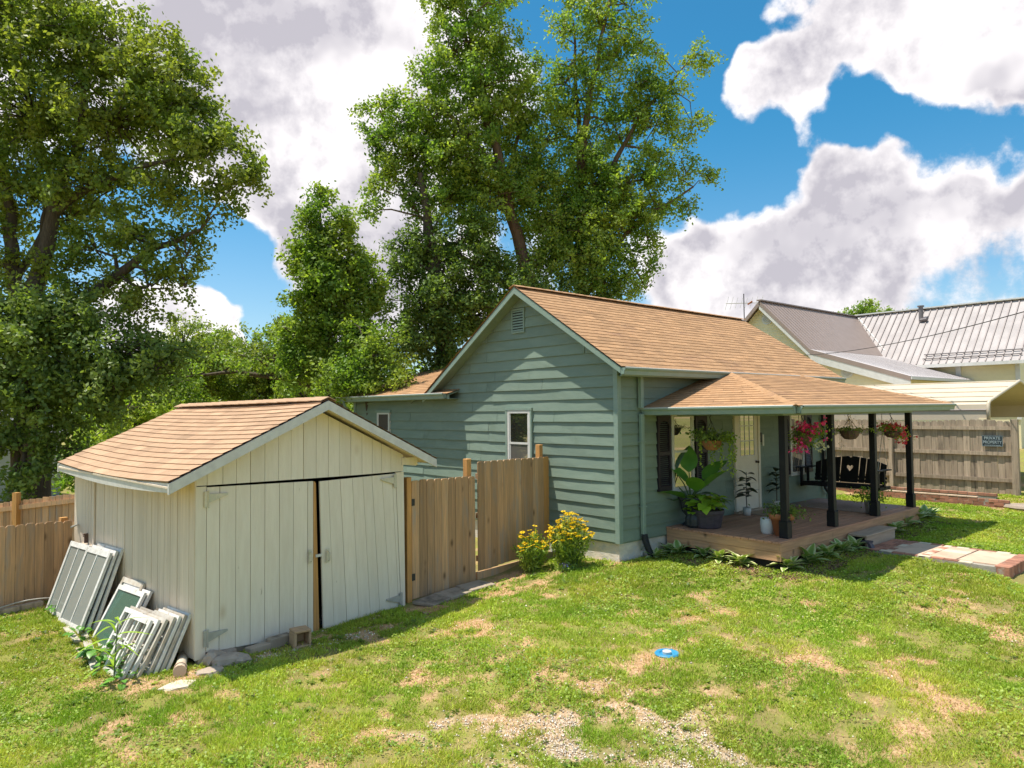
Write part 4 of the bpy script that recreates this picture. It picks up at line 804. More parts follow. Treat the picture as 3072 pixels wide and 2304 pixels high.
slabat(*v_(930, 1060), .28, .12, .08, SA+.05, 'lower slab under the left shed door', 'paver'); slabat(*v_(640, 1060), .42, .10, .07, SA-.03, 'long slab half hidden behind the stone pile', 'paver'); slabat(*v_(1190, 985), .30, .12, .12, SA+.04, 'slab beside the hollow concrete block', 'paver')
CB = thing('cinder_block', 'brown hollow concrete block standing at the foot of the shed doors', 'concrete block', gp(*v_(1455, 985)), SA-.25)
m = MB(); a, b, c = .105, .10, .21; m.box(-a, a, -b, b, 0, .028); m.box(-a, a, -b, b, c-.032, c); m.box(-a, -a+.032, -b, b, .028, c-.032); m.box(a-.03, a, -b, b, .028, c-.032); m.box(-a+.032, a-.03, b-.03, b, .028, c-.032); m.build('shell', 'cinder', CB, bevel=.008)
OB = shp(2.45, .06, -.30); tag(MB().prism([(-.35, 0, -.02), (.35, 0, .0), (.35, 0, .05), (-.35, 0, .07)], (0, .05, 0)).build('orange_board', 'orange', None, loc=OB, rot=(0, 0, SA)), 'rusty orange board poking out under the right shed door', 'board')
PP = thing('clay_pipe', 'old pale clay pipe lying beside the shed corner', 'pipe', gp(540, 2010, .06), R(70)); m = MB(); m.tube([(-.02, 0, 0), (.5, 0, 0)], .055, 12); m.build('barrel', 'pale_stone', PP, smooth=True); m = MB(); m.tube([(-.05, 0, 0), (-.02, 0, 0)], .068, 12); m.tube([(.06, 0, 0), (.09, 0, 0)], .066, 12); m.build('collar', 'slab', PP)
tag(MB().tube([(-.05, 0, .06), (.45, 0, .06)], .06, 10).build('dark_pipe', 'pipe_black', None, loc=gp(525, 1975), rot=(0, 0, R(80))), 'short black pipe behind the clay pipe at the shed corner', 'pipe')
# old window sashes leaning on the shed side; each stands on the ground, its top against the wall
def sash(n0, n1, foot, top, H_, cols, rows, label, mats=('sash_white', 'pane_clear'), fr=.05, name='window_sash', th=.034, group=None):
    """n0..n1 = run along the wall, foot = distance of its foot from the wall, top = distance of its upper edge"""
    mid = (n0+n1)/2; q0 = shp(-foot, mid); z0 = T(q0.x, q0.y)-.015; dz = math.sqrt(max(.01, H_*H_-(foot-top)**2)); lean = math.atan2(foot-top, dz); W_ = n1-n0
    e = thing(name, label, 'window sash', (q0.x, q0.y, z0), 0, group)
    # local axes: x along the wall from back (n1) to front (n0), z up the sash, y into the wall
    ex = -SN; ey0 = SU; ez = (ey0*math.sin(lean)+Vector((0, 0, 1))*math.cos(lean)); ey = ez.cross(ex)
    mt = Matrix((ex, ey, ez)).transposed().to_4x4(); mt.translation = (q0.x, q0.y, z0); e.matrix_world = mt
    h = W_/2; m = MB(); m.box(-h, -h+fr, 0, th, 0, H_); m.build('stile', mats[0], e); m = MB(); m.box(h-fr, h, 0, th, 0, H_); m.build('stile', mats[0], e)
    m = MB(); m.box(-h+fr, h-fr, .001, th-.001, H_-fr*1.3, H_-.001); m.build('top_rail', mats[0], e); m = MB(); m.box(-h+fr, h-fr, .001, th-.001, .001, fr*1.5); m.build('bottom_rail', mats[0], e)
    for c in range(1, cols): x = -h+fr+(W_-2*fr)*c/cols; m = MB(); m.box(x-.010, x+.010, .004, th-.004, fr*1.5, H_-fr*1.3); m.build('muntin', mats[0], e)
    for r_ in range(1, rows): z = fr*1.5+(H_-fr*2.8)*r_/rows; m = MB(); m.box(-h+fr, h-fr, .005, th-.005, z-.010, z+.010); m.build('muntin', mats[0], e)
    if mats[1]: m = MB(); m.box(-h+fr, h-fr, th*.5-.002, th*.5+.002, fr*1.5, H_-fr*1.3); m.build('pane', mats[1], e)
    return e
sash(2.78, 3.24, .30, .03, .92, 2, 1, 'white window sash farthest back, turned beside the fence end')
sash(2.62, 3.26, .46, .14, .98, 2, 1, 'white two-light window sash second from the fence')
for k, lb_ in enumerate(('rearmost of the stacked tall white sashes at the middle of the shed side', 'middle sash in the stack of tall white sashes', 'tall white two-light sash in front of its stack with clear glass')):
    sash(1.86+.02*k, 2.62+.01*k, .36+.075*k, .03+.06*k, 1.02-.01*k, 2, 1, lb_)
sash(1.20, 1.80, .40, .03, .80, 1, 1, 'narrow sash edge showing behind the green glass window', ('sash_bare', 'pane_green'))
for k, lb_ in enumerate(('back sash of the pair with green glass, leaning on the shed', 'green glass window sash with white top rail and hooks')):
    sash(.98+.02*k, 1.72, .40+.07*k, .05+.06*k, .76, 1, 1, lb_, ('sash_white', 'pane_green'), fr=.045)
wall_k = 'small old sashes stacked near the shed corner'
for k in range(4): sash(.06+.02*k, .60, .30+.055*k, .02+.05*k, .66, 2, 2, ('pale sash next to the shed wall at the front of the row', 'second sash from the wall in the front stack', 'third sash from the wall in the front stack', 'fourth sash from the wall in the front stack')[k], ('sash_bare' if k % 2 else 'sash_white', 'pane_clear' if k < 1 else None), fr=.045, group=wall_k)
for k in range(3): sash(.62+.03*k, 1.10+.02*k, .46+.06*k, .16+.055*k, .64, 3, 2, ('hindmost empty multi-pane sash frame behind the leafy weed', 'middle empty multi-pane sash frame behind the leafy weed', 'front empty multi-pane sash frame with crumbling cream paint')[k], ('sash_bare' if k != 2 else 'sash_white', None), fr=.04, group=wall_k)
for k in range(3): sash(.16+.05*k, .66+.05*k, .56+.06*k, .24+.06*k, .66, 2, 2, ('empty sash frame leaning third from the front of the corner stack', 'empty sash frame leaning second from the front of the corner stack', 'frontmost empty white sash frame with weeds growing through it')[k], ('sash_white' if k else 'sash_bare', None), fr=.042, group=wall_k)
def plank(p, q, w_, th, label, mat='old_wood', dz=.015, name='loose_plank'):
    a, b = gp(*p, dz), gp(*q, dz); m = MB(); m.beam(a, b, w_, th); return tag(m.build(name, mat, bevel=.004), label, 'plank')
W_ = lambda a, b: (100+a*.3315, 1550+b*.3315)
plank(W_(430, 940), W_(565, 1390), .09, .03, 'long pale plank lying on the grass before the leaning windows', 'sash_bare'); plank(W_(295, 1005), W_(400, 1130), .07, .03, 'short broken plank beside the long pale plank', 'sash_bare'); plank(W_(400, 1190), W_(465, 1275), .05, .02, 'small splinter of wood beyond the short broken plank', 'old_wood')
a, b = gp(*W_(480, 960)), gp(*W_(690, 1070)); m = MB(); m.prism([(0, -.02, 0), (.62, -.02, 0), (.62, .12, .22), (0, .12, .22)], (0, .05, .02)); tag(m.build('wood_block', 'pale_stone', None, loc=(a.x, a.y, a.z-.02), rot=(0, 0, math.atan2(b.y-a.y, b.x-a.x)), bevel=.01), 'pale board propped against the green glass window', 'board')
# pavers at the gate
for k, (px, py, rz, lb_) in enumerate(((1300, 1805, .2, 'left grey paving stone at the foot of the gate'), (1362, 1783, .05, 'middle grey paving stone at the foot of the gate'), (1425, 1762, .0, 'right grey paving stone at the foot of the gate'))):
    q = gp(px, py); m = MB(); m.prism([(-.27, -.19, 0), (.26, -.21, 0), (.29, .18, 0), (-.24, .21, 0)], (0, 0, .045)); tag(m.build('paving_stone', 'paver', None, loc=(q.x, q.y, q.z-.005), rot=(0, 0, SA+rz), bevel=.008), lb_, 'paving stone', 'paving stones at the gate')
q = gp(1300, 1833); tag(MB().prism([(-.22, -.10, 0), (.24, -.08, 0), (.20, .10, 0), (-.2, .11, 0)], (0, 0, .03)).build('paving_stone', 'brick', None, loc=q, rot=(0, 0, SA)), 'reddish flat stone in front of the three grey paving stones', 'paving stone')
# blue cover in the lawn
BD = thing('valve_cover', 'round blue plastic cover with white cap set in the lawn', 'cover', gp(2001, 1962)-Vector((0, 0, .0)))
m = MB(); m.lathe([(.02, -.02), (.13, -.02), (.138, .006), (.125, .020), (.085, .018), (.075, .004), (.01, .004)], 24); m.build('rim', 'blue_lid', BD, smooth=False); m = MB(); m.lathe([(.01, .0), (.048, .0), (.05, .032), (.04, .038), (.01, .04)], 16); m.build('cap', 'white_ceramic', BD)

# ------------------------------------------------------------------ porch things
def pot(parent, prof, mat, name='pot', seg=22, flute=0, soil=None):
    m = MB(); m.lathe(prof, seg, flute=flute); o = m.build(name, mat, parent, smooth=not flute)
    if soil: m = MB(); m.lathe([(.01, soil[1]), (soil[0], soil[1]), (soil[0]*.9, soil[1]+.012), (.01, soil[1]+.02)], 16); m.build('soil', 'soil', parent)
    return o
def stalk_leaf(parent, me, base, tip, yaw, pitch, roll=0, mat='stem_green', r_=.009, scale=1.):
    """a leaf on a curved stalk from base to tip; the blade starts at tip"""
    b, t_ = Vector(base), Vector(tip); mid = b.lerp(t_, .55)+Vector((0, 0, .12*(t_-b).length)); m = MB(); m.tube([b, mid, t_], [r_, r_*.8, r_*.6], 5)
    q = link('leaf', me, parent, t_, (pitch, roll, yaw), scale); m.build('stalk', mat, parent); return q
# tall urn with bird-of-paradise
UR = thing('urn_planter', 'black fluted urn holding the tall broad-leaved plant', 'planter', (1.72, -.24, DZ))
pot(UR, [(.01, 0), (.15, 0), (.155, .03), (.09, .07), (.06, .12), (.08, .16), (.16, .26), (.19, .40), (.20, .46), (.225, .48), (.225, .51), (.19, .51), (.18, .47), (.01, .46)], 'pot_black', 'urn', 28, .035)
BP = thing('broad_leaf_plant', 'tall plant with huge paddle-shaped green leaves in the black urn', 'plant', (1.72, -.24, DZ+.46))
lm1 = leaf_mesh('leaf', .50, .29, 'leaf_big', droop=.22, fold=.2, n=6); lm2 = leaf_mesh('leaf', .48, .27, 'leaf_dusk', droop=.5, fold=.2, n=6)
CR = math.atan2(rgt.y, rgt.x)      # heading of 'to the right' in plan
def head(a): return CR+R(a)-R(90)  # yaw that points a leaf 'a' degrees anticlockwise from screen right
for me, tip, a, pit, rl in ((lm1, (-.12, .05, .42), 120, 1.05, .2), (lm1, (-.03, -.04, .30), 150, .95, -.2), (lm1, (.13, -.06, .38), 20, .85, .3), (lm2, (-.22, .10, .30), 165, .75, .1), (lm1, (.03, -.14, .18), 250, .75, .0), (lm1, (.10, -.1, .20), 330, .9, -.3),
                            (lm2, (-.20, .02, -.02), 190, .35, 0), (lm1, (-.10, -.10, .05), 205, .45, .2), (lm2, (.12, .05, .10), -20, .1, 0), (lm1, (0, .05, .5), 80, 1.25, 0)):
    r3 = Vector((rgt.x, rgt.y, 0)).normalized(); f3 = Vector((fwd.x, fwd.y, 0)).normalized(); tp = r3*tip[0]*1.6+f3*tip[1]*1.6+Vector((0, 0, tip[2]))
    stalk_leaf(BP, me, (0, 0, 0), tp, head(a), pit, rl, r_=.014, scale=1.15)
# big purple pot with lime potato vine
PV = thing('vine_pot', 'big dark purple pot overflowing with lime green leaves', 'planter', (1.72, -.60, DZ)); pot(PV, [(.01, 0), (.20, 0), (.22, .02), (.27, .24), (.285, .27), (.285, .32), (.25, .32), (.24, .28), (.01, .28)], 'pot_purple', 'pot', 26, .012, (.24, .285))
ll = leaf_mesh('leaf', .19, .17, 'leaf_lime', .4, .2, 4); lr_ = leaf_mesh('leaf', .19, .15, 'leaf_lime_red', .4, .2, 4)
for k in range(46):
    a = random.uniform(0, 6.283); r_ = .27*random.random()**.6; z = .37+.30*random.random()*(1-r_/.5); o = link('leaf', lr_ if k % 12 == 0 else ll, PV, (r_*math.cos(a), r_*math.sin(a), z), (random.uniform(-.3, .7), random.uniform(-.4, .4), a-R(90)), random.uniform(.7, 1.2))
for k in range(5): a = random.uniform(0, 6.28); m = MB(); m.tube([(.1*math.cos(a), .1*math.sin(a), .28), (.2*math.cos(a), .2*math.sin(a), .42), (.30*math.cos(a), .30*math.sin(a), .45)], .005, 5); m.build('stalk', 'stem_green', PV); link('leaf', ll, PV, (.30*math.cos(a), .30*math.sin(a), .45), (.3, 0, a-R(90)))
BK = thing('black_pot', 'small black slatted pot between the urn and the purple pot', 'planter', (1.55, -.42, DZ)); pot(BK, [(.01, 0), (.09, 0), (.14, .05), (.15, .16), (.12, .24), (.125, .27), (.10, .27), (.01, .24)], 'pot_black', 'pot', 20, .05)
for k in range(14): a = k*2.4; link('leaf', ll, BK, (.06*math.cos(a), .06*math.sin(a), .27+.02*(k % 4)), (random.uniform(.2, .9), 0, a-R(90)), .8)
# dark plants either side of the door
ld = leaf_mesh('leaf', .21, .105, 'leaf_deep', .45, .15, 4)
for x, y, lb_, hh in ((3.52, -.30, 'dark rubber plant in a white pot left of the front door', .50), (4.84, -.22, 'dark rubber plant in a white pot right of the front door', .52)):
    t_ = thing('rubber_plant', lb_, 'plant', (x, y, DZ), random.random()*3, 'dark potted plants beside the door'); pot(t_, [(.01, 0), (.072, 0), (.085, .16), (.075, .16), (.072, .14), (.01, .14)], 'white_ceramic', 'pot', 18, 0, (.07, .14))
    m = MB(); m.tube([(0, 0, .14), (.01, 0, .4), (0, .01, hh+.35)], [.011, .009, .006], 6); m.build('stem', 'bark', t_)
    for k in range(22): z = .30+hh*k/22*.95; a = k*2.4+random.uniform(-.3, .3); link('leaf', ld, t_, (.015*math.cos(a), .015*math.sin(a), z+.05), (random.uniform(-.1, .9), random.uniform(-.3, .3), a), random.uniform(.8, 1.25))
# terracotta, white pot, bucket
TP = thing('terracotta_pot', 'orange terracotta pot with green plant behind the nearest porch post', 'planter', (1.90, -1.90, DZ)); TP.scale = (1.15,)*3; pot(TP, [(.01, 0), (.10, 0), (.15, .24), (.175, .24), (.18, .32), (.155, .32), (.15, .29), (.01, .29)], 'terracotta', 'pot', 24, 0, (.15, .29))
P = rng.normal(size=(700, 3))*[.12, .12, .05]+[0, 0, .36]; P[:160] += [.12, -.1, -.05]; leaves('foliage', P, .045, 'leaf_blue', .6, .6, parent=TP, kind='stuff')
WP = thing('white_pot', 'plain white pot standing beside the terracotta pot', 'planter', (1.86, -1.66, DZ)); pot(WP, [(.01, 0), (.085, 0), (.10, .03), (.115, .16), (.105, .27), (.09, .27), (.09, .24), (.01, .23)], 'white_ceramic', 'pot', 22, 0, (.09, .24))
BU = thing('metal_bucket', 'galvanised bucket with a small leafy plant behind the third porch post', 'bucket', (5.42, -1.90, DZ)); pot(BU, [(.01, 0), (.095, 0), (.125, .24), (.130, .25), (.12, .25), (.115, .22), (.01, .22)], 'galvanised', 'bucket', 22, 0, (.11, .22)); m = MB(); m.tube([(-.125, 0, .22), (-.15, -.03, .12), (0, -.16, .06), (.15, -.03, .12), (.125, 0, .22)], .005, 5); m.build('handle', 'metal_grey', BU)
P = rng.normal(size=(420, 3))*[.15, .15, .075]+[0, 0, .36]; leaves('foliage', P, .055, 'leaf_mid', .6, .6, parent=BU, kind='stuff')
# rug and mat
tag(MB().box(5.40, 6.95, -1.95, -.12, DZ+.004, DZ+.016).build('porch_rug', 'rug'), 'large faded rug under the porch swing', 'rug'); tag(MB().box(3.62, 4.50, -.62, -.17, DZ+.004, DZ+.018).build('door_mat', 'mat'), 'small tan mat in front of the white door', 'mat')
# black porch swing with a heart cut in the middle board
SWG = thing('porch_swing', 'black wooden porch swing with a heart cut in its back', 'swing', (6.10, -.95, .93))
for k in range(5): m = MB(); m.box(.02+k*.10, .11+k*.10, -.76, .76, -.012+k*-.006, .012+k*-.006); m.build('seat_slat', 'black_paint', SWG)
m = MB(); m.box(-.02, .0, -.80, .80, -.075, .02); m.build('front_apron', 'black_paint', SWG); m = MB(); m.box(.50, .53, -.80, .80, -.10, -.03); m.build('rear_rail', 'black_paint', SWG)
TL = .27   # lean of the back
def bk(s, z): return (.50+TL*z, s, z)
def top_z(s): return .56-.16*(abs(s)/.76)**2
bd = [-.76, -.62, -.48, -.34, -.20]
for sgn in (-1, 1):
    for a, b in zip(bd[:-1], bd[1:]):
        a2, b2 = (a+.010, b-.010) if sgn < 0 else (-b+.010, -a-.010); m = MB(); m.prism([bk(a2, .0), bk(b2, .0), bk(b2*1.03, top_z(b2)), bk(a2*1.03, top_z(a2))], (.022, 0, 0)); m.build('back_slat', 'black_paint', SWG)
    hs = [(0, .235), (.035, .275), (.066, .315), (.072, .345), (.055, .368), (.028, .368), (0, .345)]
    half = [(0, 0), (0, .235)]+hs[1:-1]+[(0, .345), (0, .535), (.05, .565), (.19, .55), (.19, 0)]; m = MB(); m.prism([bk(sgn*s, z) for s, z in half], (.022, 0, 0)); m.build('heart_slat', 'black_paint', SWG)
for z in (.04, .12): m = MB(); m.box(.53+TL*z, .56+TL*z, -.78, .78, z-.02, z+.03); m.build('back_rail', 'black_paint', SWG)
for s in (-.82, .82):
    m = MB(); m.box(-.06, .62, s-.045, s+.045, .30, .325); m.build('armrest', 'black_paint', SWG); m = MB(); m.box(-.02, .05, s-.02, s+.02, -.10, .30); m.build('arm_post', 'black_paint', SWG); m = MB(); m.box(.28, .34, s-.02, s+.02, -.08, .30); m.build('arm_post', 'black_paint', SWG); m = MB(); m.box(-.02, .60, s-.02, s+.02, -.10, -.03); m.build('side_rail', 'black_paint', SWG)
    for x in (.02, .56): m = MB(); m.tube([(x, s, .32), (.30, s, 1.10), (.30, s, 1.57)], .006, 5); m.build('chain', 'metal_grey', SWG)
# hanging baskets
def basket(loc, label, kind):
    t_ = thing('hanging_basket', label, 'hanging basket', loc, 0, 'flower baskets hung along the porch')
    rb, hb = {'ivy': (.17, .17), 'brown': (.18, .17), 'pink': (.17, .16), 'red': (.16, .13)}[kind]; top = 2.46-loc[2]
    m = MB(); m.lathe([(.02, 0), (rb*.55, .012), (rb*.85, hb*.45), (rb, hb*.9), (rb*1.04, hb), (rb*.95, hb), (rb*.8, hb*.8), (.01, hb*.8)], 20, flute=.02); m.build('bowl', 'coir' if kind == 'ivy' else 'rust', t_)
    for k in range(3): a = k*2.094+.4; m = MB(); m.tube([(rb*math.cos(a), rb*math.sin(a), hb), (0, 0, top-.10)], .0045, 4); m.build('chain', 'wire_dark', t_)
    m = MB(); m.tube([(0, 0, top-.12), (0, .02, top-.07), (0, .03, top-.03), (0, 0, top)], .008, 5); m.build('hook', 'wire_dark', t_)
    r3 = Vector((rgt.x, rgt.y, 0)).normalized()
    if kind == 'ivy':
        P = rng.normal(size=(520, 3))*[.14, .14, .05]+[0, 0, hb+.05]; P[:200] += np.array(r3)*-.12+[0, 0, .06]; leaves('foliage', P, .055, 'leaf_blue', .5, .8, parent=t_, kind='stuff')
        Q = []
        for s in range(14):
            a = random.uniform(0, 6.28); x0 = rb*1.05*math.cos(a); y0 = rb*1.05*math.sin(a); L = random.uniform(.2, .62)
            if s < 5: x0, y0 = r3.x*.30+random.gauss(0, .06), r3.y*.30+random.gauss(0, .06); L = random.uniform(.4, .75)
            for k in range(int(L/.022)): Q.append((x0*(1+.03*k/10)+random.gauss(0, .018), y0+random.gauss(0, .018), hb+.04-k*.022))
        leaves('trailing_vines', np.array(Q), .05, 'leaf_bright', .2, .8, parent=t_, kind='stuff')
        P = rng.normal(size=(160, 3))*[.07, .07, .04]+np.array(r3)*.27+[0, 0, hb+.06]; leaves('side_foliage', P, .05, 'leaf_bright', .4, .7, parent=t_, kind='stuff')
    elif kind == 'brown':
        P = rng.normal(size=(260, 3))*[.15, .15, .035]+[0, 0, hb+.02]; P[:60] += np.array(r3)*.2; P[60:120] -= np.array(r3)*.2; leaves('foliage', P, .05, 'leaf_oak', .3, .5, parent=t_, kind='stuff')
        P = rng.normal(size=(80, 3))*[.05, .05, .09]+[0, 0, hb+.16]; leaves('dry_sprigs', P, .045, 'grass_dry', .1, .3, parent=t_, kind='stuff')
        Q = [(-r3.x*.2+random.gauss(0, .03), -r3.y*.2+random.gauss(0, .03), hb-.02*k) for k in range(22)]; leaves('trailing_vines', np.array(Q), .035, 'leaf_oak', .2, .6, parent=t_, kind='stuff')
    else:
        pk_ = kind == 'pink'; sg = 1 if not pk_ else -1
        P = rng.normal(size=(1100 if pk_ else 750, 3))*([.095, .095, .075] if pk_ else [.10, .10, .05])+[0, 0, hb+(.0 if pk_ else .04)]; P[:160] += np.array(r3)*(-.06 if pk_ else .17)+[0, 0, -.13]; P[160:420] += np.array(r3)*(.19 if pk_ else -.10)+[0, 0, .04]; leaves('foliage', P, .05, 'leaf_mid' if pk_ else 'leaf_bright', .3, .5, parent=t_, kind='stuff')
        n = 95 if pk_ else 55; C = rng.normal(size=(n, 3))*([.085, .085, .075] if pk_ else [.10, .10, .045])+[0, 0, hb+.08]; C[:22] += np.array(r3)*(-.08 if pk_ else .16)+[0, 0, -.28 if pk_ else -.16]; C[22:40] += np.array(r3)*(.24 if pk_ else -.14)+[0, 0, .06 if pk_ else .02]
        C = C - np.array([fwd.x, fwd.y, 0])*.06
        Pp = np.repeat(C, 7, 0)+rng.normal(size=(n*7, 3))*.016; leaves('blossoms', Pp, .042, 'petal_pink' if pk_ else 'petal_red', .3, .8, parent=t_, kind='stuff', tsd=.15)
        C = rng.normal(size=(14 if pk_ else 10, 3))*.045+np.array(r3)*(.27 if pk_ else .2)+[0, 0, -.02 if pk_ else -.08]; Pp = np.repeat(C, 6, 0)+rng.normal(size=(len(C)*6, 3))*.014; leaves('pale_blossoms', Pp, .042, 'petal_white' if pk_ else 'petal_red', .3, .8, parent=t_, kind='stuff', tsd=.1)
basket((1.32, -.97, 1.86), 'coir hanging basket with trailing ivy near the left porch window', 'ivy'); basket((2.46, -2.04, 1.95), 'hanging basket overflowing with bright pink flowers', 'pink'); basket((4.24, -2.04, 1.97), 'brown hanging bowl with sparse trailing greenery', 'brown'); basket((6.20, -2.04, 1.94), 'hanging basket with red and pink flowers beside the last porch post', 'red')

# ------------------------------------------------------------------ beds along the house
hp = leaf_mesh('leaf', .23, .12, 'hosta_pale', .5, .25, 5); hg = leaf_mesh('leaf', .235, .14, 'hosta_green', .45, .22, 5)
K8 = lambda a, b: (1800+a*.45208, 1100+b*.45208)
hos = [((370, 1275), 'g', .8), ((520, 1250), 'g', 1.0), ((690, 1265), 'g', .95), ((790, 1290), 'p', .95), ((935, 1320), 'p', 1.05), ((1095, 1305), 'p', .8), ((1250, 1350), 'p', 1.1), ((1390, 1310), 'g', 1.15), ((1500, 1270), 'g', 1.1), ((1600, 1235), 'g', 1.0), ((1690, 1215), 'g', .9),
       ((1950, 1105), 'g', 1.1), ((2020, 1060), 'g', 1.2), ((2090, 1030), 'g', 1.15), ((2150, 1010), 'g', 1.1), ((2200, 995), 'g', .9), ((450, 1235), 'g', .8)]
ords = ['first', 'second', 'third', 'fourth', 'fifth', 'sixth', 'seventh', 'eighth', 'ninth', 'tenth', 'eleventh']
for k, ((a, b), kd, s) in enumerate(hos):
    q = gp(*K8(a, b))
    lb_ = ('%s variegated hosta from the left in the bed around the near deck corner' % ords[k+(1 if k > 0 else 0)] if False else '%s hosta from the left in front of the porch deck, %s leaves' % (ords[k] if k < 11 else '', 'cream edged' if kd == 'p' else 'green')) if k < 11 else ('%s hosta beyond the wooden step, beside the far end of the deck' % ords[k-11] if k < 16 else 'small green hosta tucked behind the bed near the drain hose')
    t_ = thing('hosta', lb_, 'plant', q, random.random()*6, 'hostas planted along the porch deck')
    n = 13 if s < .9 else 17
    if (a, b) == (1095, 1305): n = 8
    for i in range(n):
        an = i*2.4+random.uniform(-.25, .25); ring = i/n; link('leaf', hp if kd == 'p' else hg, t_, (.02*math.cos(an), .02*math.sin(an), .01+.07*ring*s), (1.25-.85*(1-ring)+random.uniform(-.12, .12) if False else R(28)+ring*R(40)+random.uniform(-.15, .15), random.uniform(-.2, .2), an-R(90)), s*random.uniform(.85, 1.2))
t_ = thing('seedling_pot', 'small white pot with a bare seedling at the foundation corner', 'planter', gp(*K8(272, 1262))); pot(t_, [(.01, 0), (.045, 0), (.055, .11), (.048, .11), (.045, .095), (.01, .095)], 'white_ceramic', 'pot', 14, 0, (.045, .09)); m = MB(); m.tube([(0, 0, .09), (-.01, 0, .2), (.02, 0, .27)], .006, 5); m.build('stem', 'stem_green', t_)
for k in range(7): link('leaf', hg, t_, (0, 0, .12+.012*k), (R(30), 0, k*2.4), .42)
bt = thing('bed_brick', 'single red brick in the bed under the drain hose', 'brick', gp(*K8(400, 1205))); m = MB(); m.box(-.1, .1, -.05, .05, 0, .10); m.build('block', 'terracotta', bt)
# yellow coreopsis clump
def flower_bush(px, py, r_, h, n_st, label, cnt):
    q = gp(px, py); t_ = thing('coreopsis_bush', label, 'flowers', q, 0, 'yellow flower clumps by the house corner'); P = []; Ax = []; heads = []; m = MB()
    for i in range(n_st):
        a = random.uniform(0, 6.283); rr = r_*random.random()**.5; top = Vector((rr*math.cos(a), rr*math.sin(a), h*(1-.35*(rr/r_)**2)*random.uniform(.72, 1.05))); b = Vector((top.x*.35, top.y*.35, 0)); m.tube([b, b.lerp(top, .5)+Vector((0, 0, .03)), top], .004, 4, cap=False)
        for k in range(24):
            f = random.uniform(.08, .92); w_ = b.lerp(top, f); P.append((w_.x+random.gauss(0, .03), w_.y+random.gauss(0, .03), w_.z+random.gauss(0, .02))); 
        heads.append(top)
    m.build('stems', 'stem_green', t_); leaves('foliage', np.array(P), .095, 'leaf_bright', .3, .22, parent=t_, kind='stuff', axis_bias=np.array([0, 0, .25]))
    fm = MB(); 
    for k in range(9):
        a = k*.698; c, s = math.cos(a), math.sin(a); c2, s2 = math.cos(a+.25), math.sin(a+.25); c3, s3 = math.cos(a-.25), math.sin(a-.25); fm.quad((0, 0, .0), (.026*c3, .026*s3, .003), (.036*c, .036*s, -.004), (.026*c2, .026*s2, .003))
    me = fm.mesh('flower', 'petal_yellow'); me.materials.append(MATS['flower_brown']); dm = MB(); dm.lathe([(.001, 0), (.007, .001), (.006, .006), (.001, .008)], 8); dme = dm.mesh('disc', 'flower_brown')
    random.shuffle(heads)
    for p_ in heads[:cnt]: o = link('flower', me, t_, p_, (random.uniform(-.5, .7), random.uniform(-.6, .4), random.random()*6), random.uniform(1.15, 1.6)); link('disc', dme, o)
K5 = lambda a, b: (1150+a*.3316, 1300+b*.3316)
flower_bush(*K5(1690, 1215), .40, .92, 105, 'larger clump of yellow daisy-like flowers at the house corner', 84); flower_bush(*K5(1340, 1245), .34, .74, 60, 'smaller clump of yellow flowers in front of the tall fence panel', 34)
q = gp(*K5(1640, 1250)); t_ = thing('grey_plant', 'small silvery purple plant at the foot of the yellow flowers', 'plant', q); P = rng.normal(size=(120, 3))*[.07, .07, .03]+[0, 0, .06]; leaves('foliage', P, .06, 'hosta_pale', .3, .3, parent=t_, kind='stuff', axis_bias=np.array([0, 0, .6])); P = rng.normal(size=(40, 3))*[.05, .05, .02]+[.04, 0, .11]; leaves('blossoms', P, .035, 'petal_purple', .3, .7, parent=t_, kind='stuff')
# leafy weeds among the sashes
q = shp(-.62, 1.0); t_ = thing('leafy_weed', 'bright green broad-leaved weed sprouting among the old sashes', 'weed', gz(q.x, q.y)); t_.scale = (.8,)*3; lw = leaf_mesh('leaf', .14, .12, 'leaf_big', .4, .2, 4)
for k in range(26): a = random.uniform(0, 6.28); r_ = .18*random.random()**.5; link('leaf', lw, t_, (r_*math.cos(a), r_*math.sin(a), .06+.20*random.random()), (random.uniform(-.2, .8), random.uniform(-.4, .4), a-R(90)), random.uniform(.7, 1.2))
lg = leaf_mesh('leaf', .34, .035, 'leaf_lime', .9, .3, 6)
q = shp(-.70, .36); t_ = thing('tall_weed', 'tall arching grassy weed growing through the front sash', 'weed', gz(q.x, q.y)); m = MB(); m.tube([(0, 0, 0), (.02, .03, .3), (.05, .06, .62)], [.008, .007, .004], 6); m.build('stem', 'stem_green', t_)
for k in range(16): z = .08+k*.036; link('leaf', lg, t_, (.03*z, .05*z, z), (random.uniform(.5, 1.0), random.uniform(-.3, .3), k*2.3), random.uniform(.7, 1.1))
for k, (u_, n_, lb_) in enumerate(((-.42, 3.05, 'low vine creeping at the foot of the rear white sash'), (-.66, .62, 'small weed at the foot of the corner sash stack'), (-.72, .12, 'low weed beside the clay pipe'), (-.55, 1.75, 'small weed by the green glass window'))):
    q = shp(u_, n_); t_ = thing('small_weed', lb_, 'weed', gz(q.x, q.y))
    for i in range(16): a = random.uniform(0, 6.28); r_ = .14*random.random()**.5; link('leaf', lw, t_, (r_*math.cos(a), r_*math.sin(a), .03+.08*random.random()), (random.uniform(-.2, .9), random.uniform(-.3, .3), a-R(90)), random.uniform(.4, .75))

